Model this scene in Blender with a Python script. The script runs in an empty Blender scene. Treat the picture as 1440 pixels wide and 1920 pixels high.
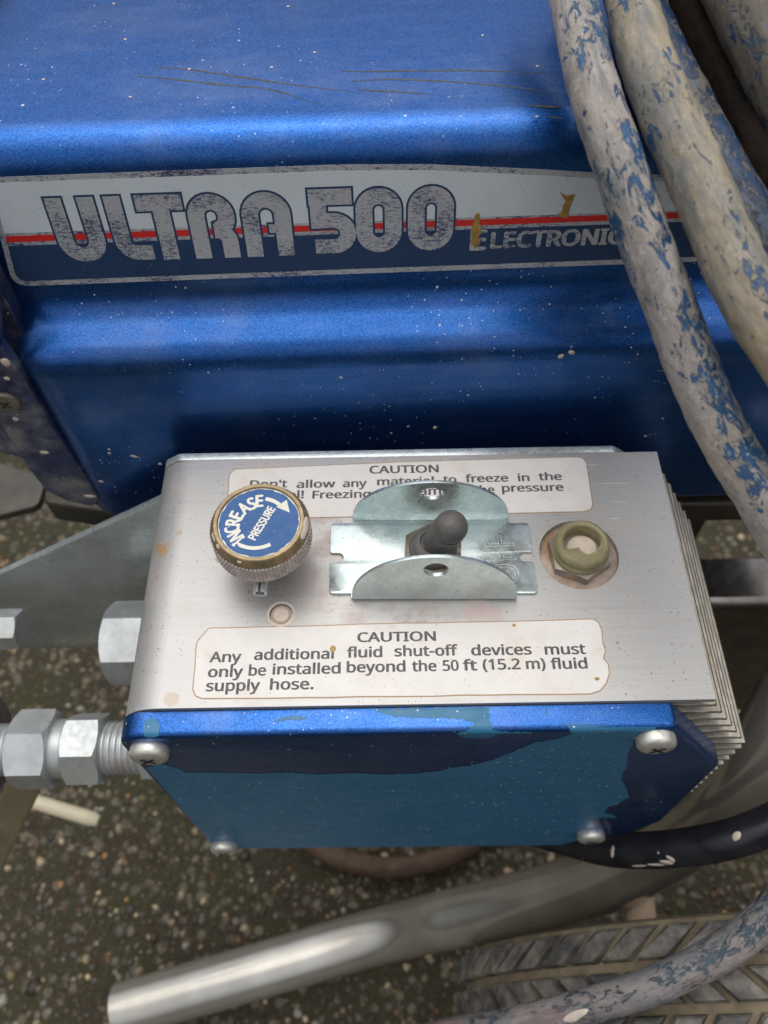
import bpy, bmesh, math, random
import numpy as np
from mathutils import Vector, Matrix, noise as mnoise
from mathutils.geometry import tessellate_polygon
random.seed(7); rng = np.random.default_rng(7)
SC = bpy.context.scene
COL = SC.collection
S = 0.001                      # every measure below is in millimetres
K = {
 'CAM': [[0.999828, -0.012275, -0.013933], [0.017881, 0.838793, 0.544157], [0.005008, -0.544312, 0.838868], [64.6, -68.2, 187.6]],
 'HOSE': [[[102.3, 158.8, 102.2], [105.3, 140, 98.3], [106.2, 120.9, 96.6], [106.7, 94.7, 94], [110.6, 77.7, 87.6], [115.6, 64.5, 79], [119.8, 54.8, 72.8], [125, 44.1, 64.6], [131.3, 33.2, 56.3], [137.6, 24.3, 50.4], [144.3, 13.1, 44.3], [152.4, -0.2, 38.1]], [[117.4, 174.7, 100.4], [118.7, 145.8, 97.2], [118.8, 121.8, 95.9], [118.2, 101.1, 95.6], [119.9, 86.3, 93.2], [123.1, 73.9, 89.9], [126.2, 62.8, 86.2], [131.3, 46.4, 80.3], [138.3, 34.3, 74.8], [148.4, 22.1, 66.8], [157.7, 9.1, 58.4]], [[123.3, 167, 91.9], [124, 135.5, 90.5], [125.2, 112.1, 89.6], [128.6, 96.7, 86.7], [131.8, 84.6, 83.7], [135.8, 73.8, 80.2], [140.1, 63.3, 76.9], [147.2, 50.3, 70.8], [156.1, 35, 63.2]], [[135.2, 170.2, 89.1], [137.7, 141.7, 86.1], [140.2, 129.1, 83.8], [142.9, 115.8, 81.2], [145.1, 103, 78.8], [148, 87.8, 76.1], [152.6, 67, 72.1], [159.8, 49.5, 65.5]], [[137.3, 143.9, 103], [141.5, 117.3, 97.6], [144.1, 105.6, 94.8], [147.8, 95.4, 90.5], [153, 82.5, 84.6], [162.2, 63.7, 74.7]]],
 'LOWHOSE': [[55.8, -68, -169.9], [85.4, -62.7, -148.8], [100, -61.3, -132.4], [120.4, -57.3, -118], [139.3, -52.8, -103.3], [158, -45.5, -91.5], [169.9, -37.9, -81.9], [180.1, -28.1, -70.8], [192.4, -13.1, -54]],
 'CABLE': [[99.3, 16.8, -156.9], [114.7, 5.7, -152.2], [129.2, -1, -144.7], [140, -6.7, -133], [146.8, -9.5, -122.9], [156.3, -11.6, -111.2], [169.2, -12.4, -96.3], [182, -9.6, -87.4], [196.9, -3.4, -78.7], [211.8, 5.9, -69.2]],
 'TUBE': [[-84.6, -47.8, -324], [-31.6, -36.4, -313.4], [53, -17.9, -292.4], [92.7, -13.5, -259.9], [127.2, -10.7, -226.1], [155.7, -6.7, -187.9], [178.7, 2.6, -146.3], [187.8, 10, -120.1], [194.1, 18.3, -100.4], [202.3, 33.7, -73.7], [208.9, 52, -52.4]],
 'PEG': [[166.9, -6.2, -192.4], [166.5, -29.7, -198.2]],
 'ROD': [[-118.7, 38.1, -219.2], [-76.8, 27.1, -226.6]],
 'STRAP': [[-77.6, 28.3, -142.4], [-107.4, -5.9, -182.3]],
 'ENDP': [[-29.2, 62.3], [-27.1, 49.6], [-31.7, 35.5], [-30.4, 23.6], [-29.6, 1.2], [-28.1, -21.1], [-27.4, -33.8], [-30.8, -38], [-38.2, -34.1], [-42.9, -27.9], [-43.8, -16.5], [-43.9, -2.1], [-43.5, 8.7], [-40.7, 35.7]],
 'ENDS': [-38.3, 83.5, 15.4],
 'GRAY': [[-129.2, 164.9, -120], [-113.7, 162.1, -120], [-90.4, 154.1, -120], [-90.9, 138.1, -120], [-106.8, 133.4, -120], [-120.8, 132.5, -120]],
 'TEAL': [[1, -25.3], [6.2, -21.8], [9.3, -25.8], [11.1, -30.2], [20.7, -30.8], [28.8, -32.2], [37.2, -31.7], [45.4, -34.2], [53.9, -33.2], [62.2, -35.2], [70.7, -34.6], [76.9, -32.5], [80.2, -29.8], [84.3, -28.1], [88.7, -24.6], [94, -17.7], [98.8, -9.6], [103, -8.2], [106.6, -1.4], [114.1, -1], [120.3, -1.3], [122.2, -7.6], [122.6, -12.1], [123, -19.3], [125.7, -32.4], [125.5, -36.3], [126.6, -43.6], [128.7, -48], [131.3, -56.6], [133.2, -62], [132, -70.6], [129.6, -74.3], [130, -81.7], [133.3, -84], [135.8, -89.1], [130.6, -87.3], [127.9, -92.2], [128.2, -101.3], [128.9, -112.6], [128.6, -122.8], [124.4, -131.5], [95.6, -132.1], [57.1, -130.1], [19.1, -127.2], [1.2, -125.8], [2.1, -110.8], [1.2, -76.5], [1, -43.5]],
 'W1': [['CAUTION', 59.6, 66.2, 78.8, 66.2], ["Don't", 26.8, 62.1, 37.1, 62.1], ['allow', 39.6, 61.8, 50.3, 61.8], ['any', 52.3, 61.8, 58.9, 61.8], ['material', 61.7, 62.2, 77.3, 62.2], ['to', 79.8, 62.5, 83.5, 62.5], ['freeze', 85.9, 62.7, 97.7, 62.7], ['in', 100.3, 62.7, 103.5, 62.7], ['the', 106, 62.9, 112.4, 62.9], ['control!', 26.6, 58.4, 41.8, 58.4], ['Freezing', 44.1, 58.2, 60, 58.2], ['can', 61.8, 58.5, 68.9, 58.5], ['damage', 70.5, 58.8, 86.6, 58.8], ['the', 88.1, 58.9, 93.6, 58.9], ['pressure', 95.6, 59.3, 112.4, 59.3]],
 'W2': [['CAUTION', 56.5, 15.9, 75.7, 15.9], ['Any', 20.9, 11.3, 28.6, 11.3], ['additional', 31.6, 11.7, 50.9, 11.7], ['fluid', 54, 11.9, 62.6, 11.9], ['shut-off', 65.5, 12, 80.8, 12], ['devices', 84, 11.9, 98.6, 11.9], ['must', 101.7, 11.8, 111.6, 11.8], ['only', 20.9, 7.5, 29.3, 7.5], ['be', 30.6, 7.7, 34.8, 7.7], ['installed', 36.3, 7.9, 52.6, 7.9], ['beyond', 54, 8.1, 68.1, 8.1], ['the', 69.6, 8.1, 75.5, 8.1], ['50', 76.9, 8.1, 80.8, 8.1], ['ft', 81.7, 8.1, 85.2, 8.1], ['(15.2 m)', 86.5, 8.2, 101.5, 8.2], ['fluid', 102.7, 8.1, 111.5, 8.1], ['supply', 20.8, 4, 33.6, 4], ['hose.', 35.9, 4.1, 46.3, 4.1]],
 'LAB1': [[22.2, 68.4], [69.6, 69.9], [117.1, 70.5], [118.9, 70.1], [119.7, 68.5], [119.4, 54.8], [118.8, 53.3], [117.2, 52.6], [69.1, 52.3], [23.6, 52.1], [21.8, 53], [21.3, 55.2], [21, 66.7]],
 'LAB2': [[20, 20.2], [112.3, 20.8], [114.5, 20.8], [115.7, 19.9], [116.1, 17.9], [115.9, 14.6], [116.2, 12.3], [115.3, 10.6], [116.3, 9], [116.2, 6.8], [115.1, 4.4], [113.5, 2.6], [111.2, 1.9], [20.3, 2.3], [18.6, 3], [17.8, 4.6], [17.7, 10.2], [17.4, 15.7], [17.7, 16.9]],
 'SCR': [[7, -8.5], [126.4, -6.4], [4.3, -117.6], [131.7, -108.3]],
 'SCUFF': [[[11.8, 48.7], [20, 47.1], [32.4, 43.1], [45.1, 39.2], [51.3, 37.5], [60.2, 35]], [[7.9, 45.2], [16, 43.2], [29.4, 39.9], [38.8, 37.8], [45.2, 34.5], [52.4, 29.7]], [[56.3, 44.2], [66.4, 43.6], [84.1, 43], [96.5, 41.6], [107.1, 40.3]], [[58.8, 39.9], [68.8, 40], [82.5, 38.1], [94.6, 35.6], [106.4, 31.9]], [[60, 36.1], [68.6, 34.9], [76.9, 33.4]], [[98.5, 27.6], [106.4, 26.4]], [[102.7, 23], [106, 22.2]]],
 'DROPS': [[2.8, 61.8, 78.55], [7.4, 36.3, 78.55], [39.7, 47, 78.55], [20, 47.3, 78.55], [-2.6, 79.6, 78.55], [102.9, 43.7, 78.55], [91.3, 58.3, 78.55], [100, 23.2, 78.55], [49.9, 53, 78.55], [-14.3, 44.9, 78.55], [42.8, 75.4, 78.55]],
 'LDROP': [[-22.6, 14.4, 36.6], [19.5, 0.9, 29.5], [107.4, 6.6, 32.5]],
 'FDROP': [[113.2, 0, 27.1], [110.6, 0, 25.8], [78.6, 0, -2.1], [-10.6, 0, -10.7], [-17, 0, -6.9], [-17.5, 0, -8.7], [-24.1, 0, -22.8], [-4, 0, -14.9], [52.7, 0, 20.6], [141.6, 0, -9.7]]
}

# ------------------------------------------------------------------ camera
cam = bpy.data.cameras.new('camera'); co = bpy.data.objects.new('camera', cam); COL.objects.link(co)
r_, u_, b_, c_ = K['CAM']
co.matrix_world = Matrix(((r_[0], u_[0], b_[0], c_[0]*S), (r_[1], u_[1], b_[1], c_[1]*S), (r_[2], u_[2], b_[2], c_[2]*S), (0, 0, 0, 1)))
cam.sensor_width = 36; cam.lens = 1565/1920*36; cam.clip_start = 0.01; cam.clip_end = 400
cam.dof.use_dof = True; cam.dof.focus_distance = 0.203; cam.dof.aperture_fstop = cam.lens/1.7
SC.camera = co
# ------------------------------------------------------------------ sky and sun (overcast)
SUN_EL, SUN_AZ = math.radians(78), math.radians(-20)      # azimuth measured from +y (behind the sprayer) towards +x
W = bpy.data.worlds.new('World'); SC.world = W; W.use_nodes = True
wt = W.node_tree; wn = wt.nodes; wl = wt.links
sky = wn.new('ShaderNodeTexSky'); sky.sky_type = 'NISHITA'; sky.sun_disc = False
sky.sun_elevation = SUN_EL; sky.sun_rotation = SUN_AZ; sky.air_density = 1; sky.dust_density = 2
hsv = wn.new('ShaderNodeHueSaturation'); hsv.inputs['Saturation'].default_value = 0.22
wl.new(sky.outputs[0], hsv.inputs['Color'])
tc = wn.new('ShaderNodeTexCoord'); sp = wn.new('ShaderNodeSeparateXYZ'); wl.new(tc.outputs['Generated'], sp.inputs[0])
mr = wn.new('ShaderNodeMapRange'); mr.interpolation_type = 'SMOOTHSTEP'      # added gradient dims the low sky to keep upright faces dark
for k_, v_ in ((1, .06), (2, .70), (3, .04), (4, 1.35)): mr.inputs[k_].default_value = v_
wl.new(sp.outputs[2], mr.inputs[0])
mx = wn.new('ShaderNodeVectorMath'); mx.operation = 'SCALE'; wl.new(hsv.outputs[0], mx.inputs[0]); wl.new(mr.outputs[0], mx.inputs['Scale'])
wl.new(mx.outputs[0], wn['Background'].inputs['Color']); wn['Background'].inputs['Strength'].default_value = 0.14
sl = bpy.data.lights.new('sun', 'SUN'); sl.energy = 0.7; sl.angle = math.radians(75); sl.color = (1, 0.95, 0.87)
so = bpy.data.objects.new('sun', sl); COL.objects.link(so); so.location = (0, 0, 3)
sd = Vector((math.sin(SUN_AZ)*math.cos(SUN_EL), math.cos(SUN_AZ)*math.cos(SUN_EL), math.sin(SUN_EL)))
so.rotation_euler = sd.to_track_quat('Z', 'Y').to_euler()
SC.view_settings.view_transform = 'Standard'; SC.view_settings.look = 'None'; SC.view_settings.exposure = 0.27; SC.view_settings.gamma = 1

# ------------------------------------------------------------------ material helpers
def nd(nt, t, ins=None, **props):
    n = nt.nodes.new('ShaderNode'+t)
    for k, v in props.items(): setattr(n, k, v)
    for k, v in (ins or {}).items():
        s = n.inputs[k]
        if isinstance(v, bpy.types.NodeSocket): nt.links.new(v, s)
        else: s.default_value = v
    return n
def col(c): return (c[0], c[1], c[2], 1)
def nz(nt, vec, scale, detail=3, rough=.55, dist=0): return nd(nt, 'TexNoise', {'Vector': vec, 'Scale': scale, 'Detail': detail, 'Roughness': rough, 'Distortion': dist}).outputs['Fac']
def rp(nt, f, a, b, lo=0., hi=1.): return nd(nt, 'MapRange', {'Value': f, 'From Min': a, 'From Max': b, 'To Min': lo, 'To Max': hi}, interpolation_type='SMOOTHSTEP').outputs[0]
def mt(nt, op, a, b=0.): return nd(nt, 'Math', {0: a, 1: b}, operation=op).outputs[0]
def mixc(nt, f, a, b):
    n = nd(nt, 'MixRGB', {'Fac': f}); 
    for k, v in ((1, a), (2, b)):
        if isinstance(v, bpy.types.NodeSocket): nt.links.new(v, n.inputs[k])
        else: n.inputs[k].default_value = col(v)
    return n.outputs[0]
def scl(nt, vec, s, loc=(0, 0, 0), rot=(0, 0, 0)): return nd(nt, 'Mapping', {'Vector': vec, 'Scale': s, 'Location': loc, 'Rotation': rot}).outputs[0]
def specks(nt, vec, scale, size, keep):
    v = nd(nt, 'TexVoronoi', {'Vector': vec, 'Scale': scale, 'Randomness': 1.0})
    k = nd(nt, 'SeparateColor', {0: v.outputs['Color']})
    dot = rp(nt, v.outputs['Distance'], size, size*.6)
    return mt(nt, 'MULTIPLY', dot, mt(nt, 'LESS_THAN', k.outputs[0], keep))
def spot(nt, vec, c, r, wob=.5, soft=.5, ns=600):
    d = nd(nt, 'VectorMath', {0: vec, 1: tuple(x*S for x in c)}, operation='DISTANCE').outputs['Value']
    w = mt(nt, 'MULTIPLY', mt(nt, 'SUBTRACT', nz(nt, vec, ns, 3), .5), r*S*wob*2)
    return rp(nt, mt(nt, 'ADD', d, w), r*S, r*S*(1-soft))
def new_mat(name):
    m = bpy.data.materials.new(name); m.use_nodes = True; nt = m.node_tree
    p = nt.nodes['Principled BSDF']; tcn = nt.nodes.new('ShaderNodeTexCoord')
    return m, nt, p, tcn.outputs['Object']
def put(nt, p, **kw):
    for k, v in kw.items():
        s = p.inputs[{'base': 'Base Color', 'rough': 'Roughness', 'metal': 'Metallic', 'coat': 'Coat Weight', 'coatr': 'Coat Roughness', 'spec': 'Specular IOR Level', 'normal': 'Normal', 'aniso': 'Anisotropic', 'sss': 'Subsurface Weight', 'trans': 'Transmission Weight'}[k]]
        if isinstance(v, bpy.types.NodeSocket): nt.links.new(v, s)
        elif k == 'base': s.default_value = col(v)
        else: s.default_value = v
def bump(nt, h, dist, strength=1.0, nrm=None):
    n = nd(nt, 'Bump', {'Height': h, 'Distance': dist*S, 'Strength': strength})
    if nrm is not None: nt.links.new(nrm, n.inputs['Normal'])
    return n.outputs[0]
def simple(name, base, rough=.5, metal=0., var=.25, ns=300, spk=None, bmp=0., dirt=None, coat=0.):
    """plain surface with tone variation, optional pale specks and a film of dirt"""
    m, nt, p, v = new_mat(name)
    f = nz(nt, v, ns, 4, .6)
    c = mixc(nt, rp(nt, f, .25, .75), tuple(x*(1-var) for x in base), tuple(min(1, x*(1+var)) for x in base))
    if dirt: c = mixc(nt, mt(nt, 'MULTIPLY', rp(nt, nz(nt, v, ns*.35, 5, .65), .42, .7), dirt[1]), c, dirt[0])
    if spk: c = mixc(nt, specks(nt, v, spk[0], spk[1], spk[2]), c, (.62, .58, .5))
    put(nt, p, base=c, rough=rp(nt, nz(nt, v, ns*1.7, 3), .2, .8, rough*.75, min(1, rough*1.25)), metal=metal, coat=coat)
    if bmp: put(nt, p, normal=bump(nt, nz(nt, v, ns*3, 4), bmp))
    return m

MAT = {}
def blue_metal():
    m, nt, p, v = new_mat('blue_metallic_paint')
    g = nz(nt, v, 2300, 1, .5); g2 = nz(nt, v, 5200, 1, .5)
    fl = mt(nt, 'ADD', mt(nt, 'MULTIPLY', g, .6), mt(nt, 'MULTIPLY', g2, .4))
    c = mixc(nt, rp(nt, fl, .35, .65), (.009, .066, .265), (.027, .143, .465))
    c = mixc(nt, mt(nt, 'MULTIPLY', rp(nt, nz(nt, scl(nt, v, (1, 4, 4)), 60, 4), .45, .75), .25), c, (.10, .18, .46))
    dust = mt(nt, 'MULTIPLY', rp(nt, nz(nt, scl(nt, v, (1, 1.5, 1), (.3, .1, 0)), 22, 5, .7), .48, .75), .16)
    c = mixc(nt, dust, c, (.34, .38, .46))
    sp1 = specks(nt, v, 230, .10, .3); sp2 = specks(nt, v, 520, .14, .22)
    clus = rp(nt, nz(nt, v, 24, 3, .6), .44, .60); s = mt(nt, 'MULTIPLY', mt(nt, 'MAXIMUM', sp1, mt(nt, 'MAXIMUM', sp2, specks(nt, v, 1000, .2, .1))), clus)
    c = mixc(nt, s, c, (.72, .72, .7))
    scr = nz(nt, v, 120, 3)
    put(nt, p, base=c, metal=mt(nt, 'MULTIPLY', mt(nt, 'SUBTRACT', 1., s), .9), rough=rp(nt, scr, .3, .7, .31, .37), coat=.25, coatr=.12)
    put(nt, p, normal=bump(nt, fl, .03, .45))
    return m
MAT['blue'] = blue_metal()
def teal_paint():
    m, nt, p, v = new_mat('teal_overpaint')
    c = mixc(nt, rp(nt, nz(nt, scl(nt, v, (1, 1, 3)), 90, 4), .3, .75), (.030, .165, .295), (.042, .195, .345))
    s = mt(nt, 'MAXIMUM', specks(nt, v, 330, .13, .4), specks(nt, v, 640, .17, .25))
    dirt = mt(nt, 'MULTIPLY', rp(nt, nz(nt, scl(nt, v, (1, 1, 3.5)), 150, 6, .75), .54, .70), rp(nt, nz(nt, v, 28, 2), .42, .58))
    c = mixc(nt, mt(nt, 'MULTIPLY', dirt, .3), c, (.30, .28, .23)); c = mixc(nt, s, c, (.7, .7, .66))
    put(nt, p, base=c, rough=rp(nt, nz(nt, scl(nt, v, (1, 3, 9)), 300, 4), .3, .7, .3, .5), spec=.4)
    put(nt, p, normal=bump(nt, nz(nt, scl(nt, v, (1, 1, 6)), 260, 3), .05))
    return m
MAT['teal'] = teal_paint()
def aluminium():
    m, nt, p, v = new_mat('brushed_aluminium')
    br = nz(nt, scl(nt, v, (30, 1800, 1800)), 1, 4, .6)
    c = mixc(nt, rp(nt, br, .3, .7), (.46, .447, .425), (.51, .497, .475))
    film = mt(nt, 'MULTIPLY', rp(nt, nz(nt, v, 45, 5, .65), .45, .72), .45)
    c = mixc(nt, film, c, (.52, .46, .40))
    pk = rp(nt, nz(nt, v, 75, 6, .72), .47, .62); near = spot(nt, v, (68, 42, 0), 48, .4, .8, 60)
    c = mixc(nt, mt(nt, 'MULTIPLY', mt(nt, 'MULTIPLY', pk, near), .75), c, (.43, .32, .28))
    grit = mt(nt, 'MULTIPLY', mt(nt, 'MAXIMUM', specks(nt, v, 620, .18, .32), specks(nt, v, 1300, .24, .3)), rp(nt, nz(nt, v, 60, 3), .32, .54))
    c = mixc(nt, mt(nt, 'MULTIPLY', grit, .7), c, (.16, .12, .09))
    film2 = mt(nt, 'MAXIMUM', film, mt(nt, 'MULTIPLY', mt(nt, 'MULTIPLY', pk, near), .8))
    for cc, rr, k in (((5, 44, -1), 3.2, .9), ((3.5, 46, -2.5), 1.6, .9), ((9, 48, 0), 1.3, .5), ((4.5, 36, -2), 1.1, .6), ((20.6, 39.5, 0), 1.6, .8), ((5, 21.5, -1.5), .5, 1.)):
        sf = mt(nt, 'MULTIPLY', mt(nt, 'MULTIPLY', spot(nt, v, cc, rr, .8, .6, 500), k), rp(nt, nz(nt, v, 700, 3), .3, .6))
        c = mixc(nt, sf, c, (.42, .21, .045)); film2 = mt(nt, 'MAXIMUM', film2, sf)
    cs = spot(nt, v, (13, 2.2, 0), 2.0, .25, .2, 400)
    c = mixc(nt, mt(nt, 'MULTIPLY', cs, .75), c, (.66, .56, .43)); film2 = mt(nt, 'MAXIMUM', film2, cs)
    for cc, rr in (((86.5, 24.5, 0), 3.6), ((90, 22.6, 0), 3.0), ((84.5, 22.6, 0), 2.4), ((125, 27, 0), .7)):
        cs = spot(nt, v, cc, rr, .35, .25, 400); c = mixc(nt, mt(nt, 'MULTIPLY', cs, .6), c, (.60, .45, .41)); film2 = mt(nt, 'MAXIMUM', film2, mt(nt, 'MULTIPLY', cs, .7))
    sc1 = rp(nt, nz(nt, scl(nt, v, (60, 1500, 1500), rot=(0, 0, .35)), 1, 2), .66, .72)
    ar = spot(nt, v, (128, 60, 0), 24, .4, .7, 60)
    c = mixc(nt, mt(nt, 'MULTIPLY', mt(nt, 'MULTIPLY', sc1, ar), .6), c, (.85, .83, .8))
    put(nt, p, base=c, metal=mt(nt, 'MAXIMUM', mt(nt, 'SUBTRACT', .5, mt(nt, 'MULTIPLY', film2, .5)), 0.), rough=rp(nt, br, .3, .7, .36, .48))
    put(nt, p, normal=bump(nt, br, .006, .5))
    return m
MAT['alu'] = aluminium()
MAT['fin'] = simple('cast_aluminium_fin', (.46, .42, .35), .5, .6, .18, 250, None, .03, ((.34, .27, .18), .6))
def zinc(name, tint=(.56, .62, .62), dark=(.36, .42, .43), rough=.3, stain=(.45, .42, .36), pit=True, met=.9):
    m, nt, p, v = new_mat(name)
    c = mixc(nt, rp(nt, nz(nt, v, 110, 4, .6), .3, .7), dark, tint)
    c = mixc(nt, mt(nt, 'MULTIPLY', rp(nt, nz(nt, v, 60, 5, .7), .5, .72), .6), c, stain)
    s = specks(nt, v, 1100, .22, .2)
    if pit: c = mixc(nt, mt(nt, 'MULTIPLY', mt(nt, 'MULTIPLY', s, rp(nt, nz(nt, v, 90, 3), .45, .6)), .85), c, (.10, .09, .07))
    put(nt, p, base=c, metal=met, rough=rp(nt, nz(nt, v, 500, 4), .25, .75, rough*.75, rough*1.4))
    put(nt, p, normal=bump(nt, nz(nt, v, 900, 3), .015))
    return m
MAT['zinc'] = zinc('galvanised_steel', (.70, .78, .76), (.54, .62, .61), .28, (.5, .46, .4), True, .8)
MAT['bracket'] = zinc('dull_galvanised_plate', (.54, .58, .57), (.43, .47, .46), .25, (.38, .38, .36), False, .5)
MAT['fitting'] = zinc('zinc_plated_fitting', (.60, .62, .61), (.46, .49, .48), .36, (.46, .39, .31), True, .55)
MAT['nickel'] = simple('nickel_screw', (.64, .62, .55), .33, .6, .2, 400)
MAT['brass'] = simple('olive_brass', (.36, .265, .15), .42, .6, .25, 350, None, 0, ((.22, .17, .10), .7))
MAT['knurl'] = simple('grimy_knurled_brass', (.56, .48, .43), .65, .05, .3, 500, (900, .2, .2), .05, ((.48, .40, .36), .7))
def printed(name, base, spk, stain):
    m, nt, p, v = new_mat(name)
    c = mixc(nt, rp(nt, nz(nt, v, 130, 4), .3, .7), tuple(x*.94 for x in base), base)
    c = mixc(nt, mt(nt, 'MULTIPLY', rp(nt, nz(nt, v, 55, 6, .72), .5, .7), .6), c, stain)
    c = mixc(nt, mt(nt, 'MULTIPLY', specks(nt, v, 1000, .2, .12), .6), c, (.30, .2, .12))
    if spk: c = mixc(nt, mt(nt, 'MAXIMUM', specks(nt, v, 300, .12, .3), rp(nt, nz(nt, v, 900, 5, .7), .70, .74)), c, (.75, .73, .68))
    put(nt, p, base=c, rough=rp(nt, nz(nt, v, 400, 3), .3, .7, .34, .55), spec=.35)
    return m
MAT['label'] = printed('aged_white_label', (.80, .755, .70), False, (.68, .55, .42))
MAT['glue'] = printed('brown_label_edge', (.40, .25, .12), False, (.5, .36, .22))
def ink():
    m, nt, p, v = new_mat('faded_black_ink')
    c = mixc(nt, rp(nt, nz(nt, v, 1300, 4, .6), .3, .75), (.06, .06, .062), (.17, .165, .158))
    put(nt, p, base=c, rough=.5, spec=.3); return m
MAT['ink'] = ink()
MAT['dial'] = printed('blue_dial_print', (.035, .115, .30), True, (.05, .14, .32))
MAT['white_print'] = printed('cream_print', (.80, .765, .66), False, (.7, .62, .48))
def silver_print():
    m, nt, p, v = new_mat('worn_silver_print')
    a = mt(nt, 'ADD', mt(nt, 'MULTIPLY', nz(nt, scl(nt, v, (700, 2600, 2600)), 1, 4, .7), .62), mt(nt, 'MULTIPLY', nz(nt, v, 1900, 3, .7), .38)); b = nz(nt, v, 90, 4)
    f = rp(nt, mt(nt, 'ADD', a, mt(nt, 'MULTIPLY', b, .4)), .67, .85)
    c = mixc(nt, f, (.56, .565, .585), (.06, .07, .17))
    put(nt, p, base=c, metal=.25, rough=.42); return m
MAT['silver'] = silver_print()
MAT['plate_grey'] = printed('pale_grey_print', (.70, .76, .78), False, (.66, .69, .67))
MAT['navy'] = printed('navy_print', (.022, .055, .13), False, (.03, .065, .14))
MAT['red'] = printed('red_print', (.72, .03, .025), False, (.65, .05, .04))
MAT['gum'] = simple('amber_gum', (.42, .25, .06), .35, 0, .3, 500)
MAT['drip'] = simple('cream_paint_drip', (.66, .56, .46), .45, 0, .15, 400)
MAT['scuff'] = simple('brown_scuff', (.085, .085, .075), .6, .3, .4, 700)
MAT['rubber'] = simple('grey_rubber', (.105, .102, .098), .5, 0, .25, 260, None, .05, ((.17, .13, .095), .35))
MAT['rust'] = simple('rusty_nut', (.20, .18, .145), .45, .5, .3, 300, None, .05, ((.19, .13, .08), .6))
MAT['olive'] = simple('old_olive_rubber', (.27, .235, .125), .42, 0, .22, 220, None, .06, ((.38, .31, .16), .5))
MAT['recess'] = simple('stained_recess', (.50, .40, .33), .6, .2, .25, 220, None, .08, ((.33, .17, .05), .75))
MAT['cream'] = simple('cream_disc', (.68, .57, .46), .6, 0, .12, 300, (600, .2, .12))
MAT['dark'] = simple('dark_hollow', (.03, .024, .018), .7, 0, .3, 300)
MAT['navy_steel'] = simple('dirty_navy_steel', (.03, .042, .10), .4, .3, .4, 160, (420, .16, .25), .06, ((.30, .29, .28), .8))
MAT['brown_steel'] = simple('brown_painted_steel', (.05, .042, .028), .45, .3, .3, 60, None, .03, ((.09, .07, .04), .6))
MAT['grey_steel'] = simple('dull_grey_steel', (.075, .07, .055), .5, .3, .2, 60, None, .03)
MAT['dark_steel'] = simple('dark_polished_steel', (.20, .19, .18), .24, .9, .25, 90, None, 0, ((.10, .09, .075), .7))
MAT['chrome'] = simple('dulled_chrome', (.61, .58, .51), .15, .72, .12, 40, (120, .1, .3), 0, ((.42, .37, .29), .5))
MAT['black_rubber'] = simple('black_rubber_cable', (.014, .015, .018), .34, 0, .4, 120, (260, .14, .2), .06, ((.05, .052, .06), .5))
MAT['peach'] = simple('peach_painted_peg', (.68, .50, .35), .25, 0, .2, 90, None, .03, ((.36, .27, .2), .6), .4)
MAT['rodwhite'] = simple('cream_plastic', (.78, .68, .48), .4, 0, .06, 50)
MAT['strap'] = simple('tan_steel_strap', (.23, .19, .11), .45, .35, .2, 70, None, .03, ((.14, .11, .06), .7))
MAT['hoop'] = simple('rusty_brown_iron', (.11, .066, .04), .75, .1, .3, 120, None, .2, ((.07, .045, .03), .7))
MAT['flange'] = simple('grimy_flange', (.30, .26, .25), .45, .4, .3, 120, None, .05, ((.14, .11, .10), .7))
MAT['tyre'] = simple('muddy_tyre', (.23, .185, .115), .8, 0, .3, 120, None, .25, ((.12, .095, .06), .7))
def lug_mat():
    m, nt, p, v = new_mat('worn_tread_rubber')
    c = mixc(nt, rp(nt, nz(nt, v, 90, 5, .65), .38, .68), (.075, .072, .068), (.27, .24, .195))
    c = mixc(nt, rp(nt, nz(nt, v, 350, 5, .7), .55, .7), c, (.19, .155, .10))
    put(nt, p, base=c, rough=.6, normal=bump(nt, nz(nt, v, 700, 4), .12)); return m
MAT['lug'] = lug_mat()
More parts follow.
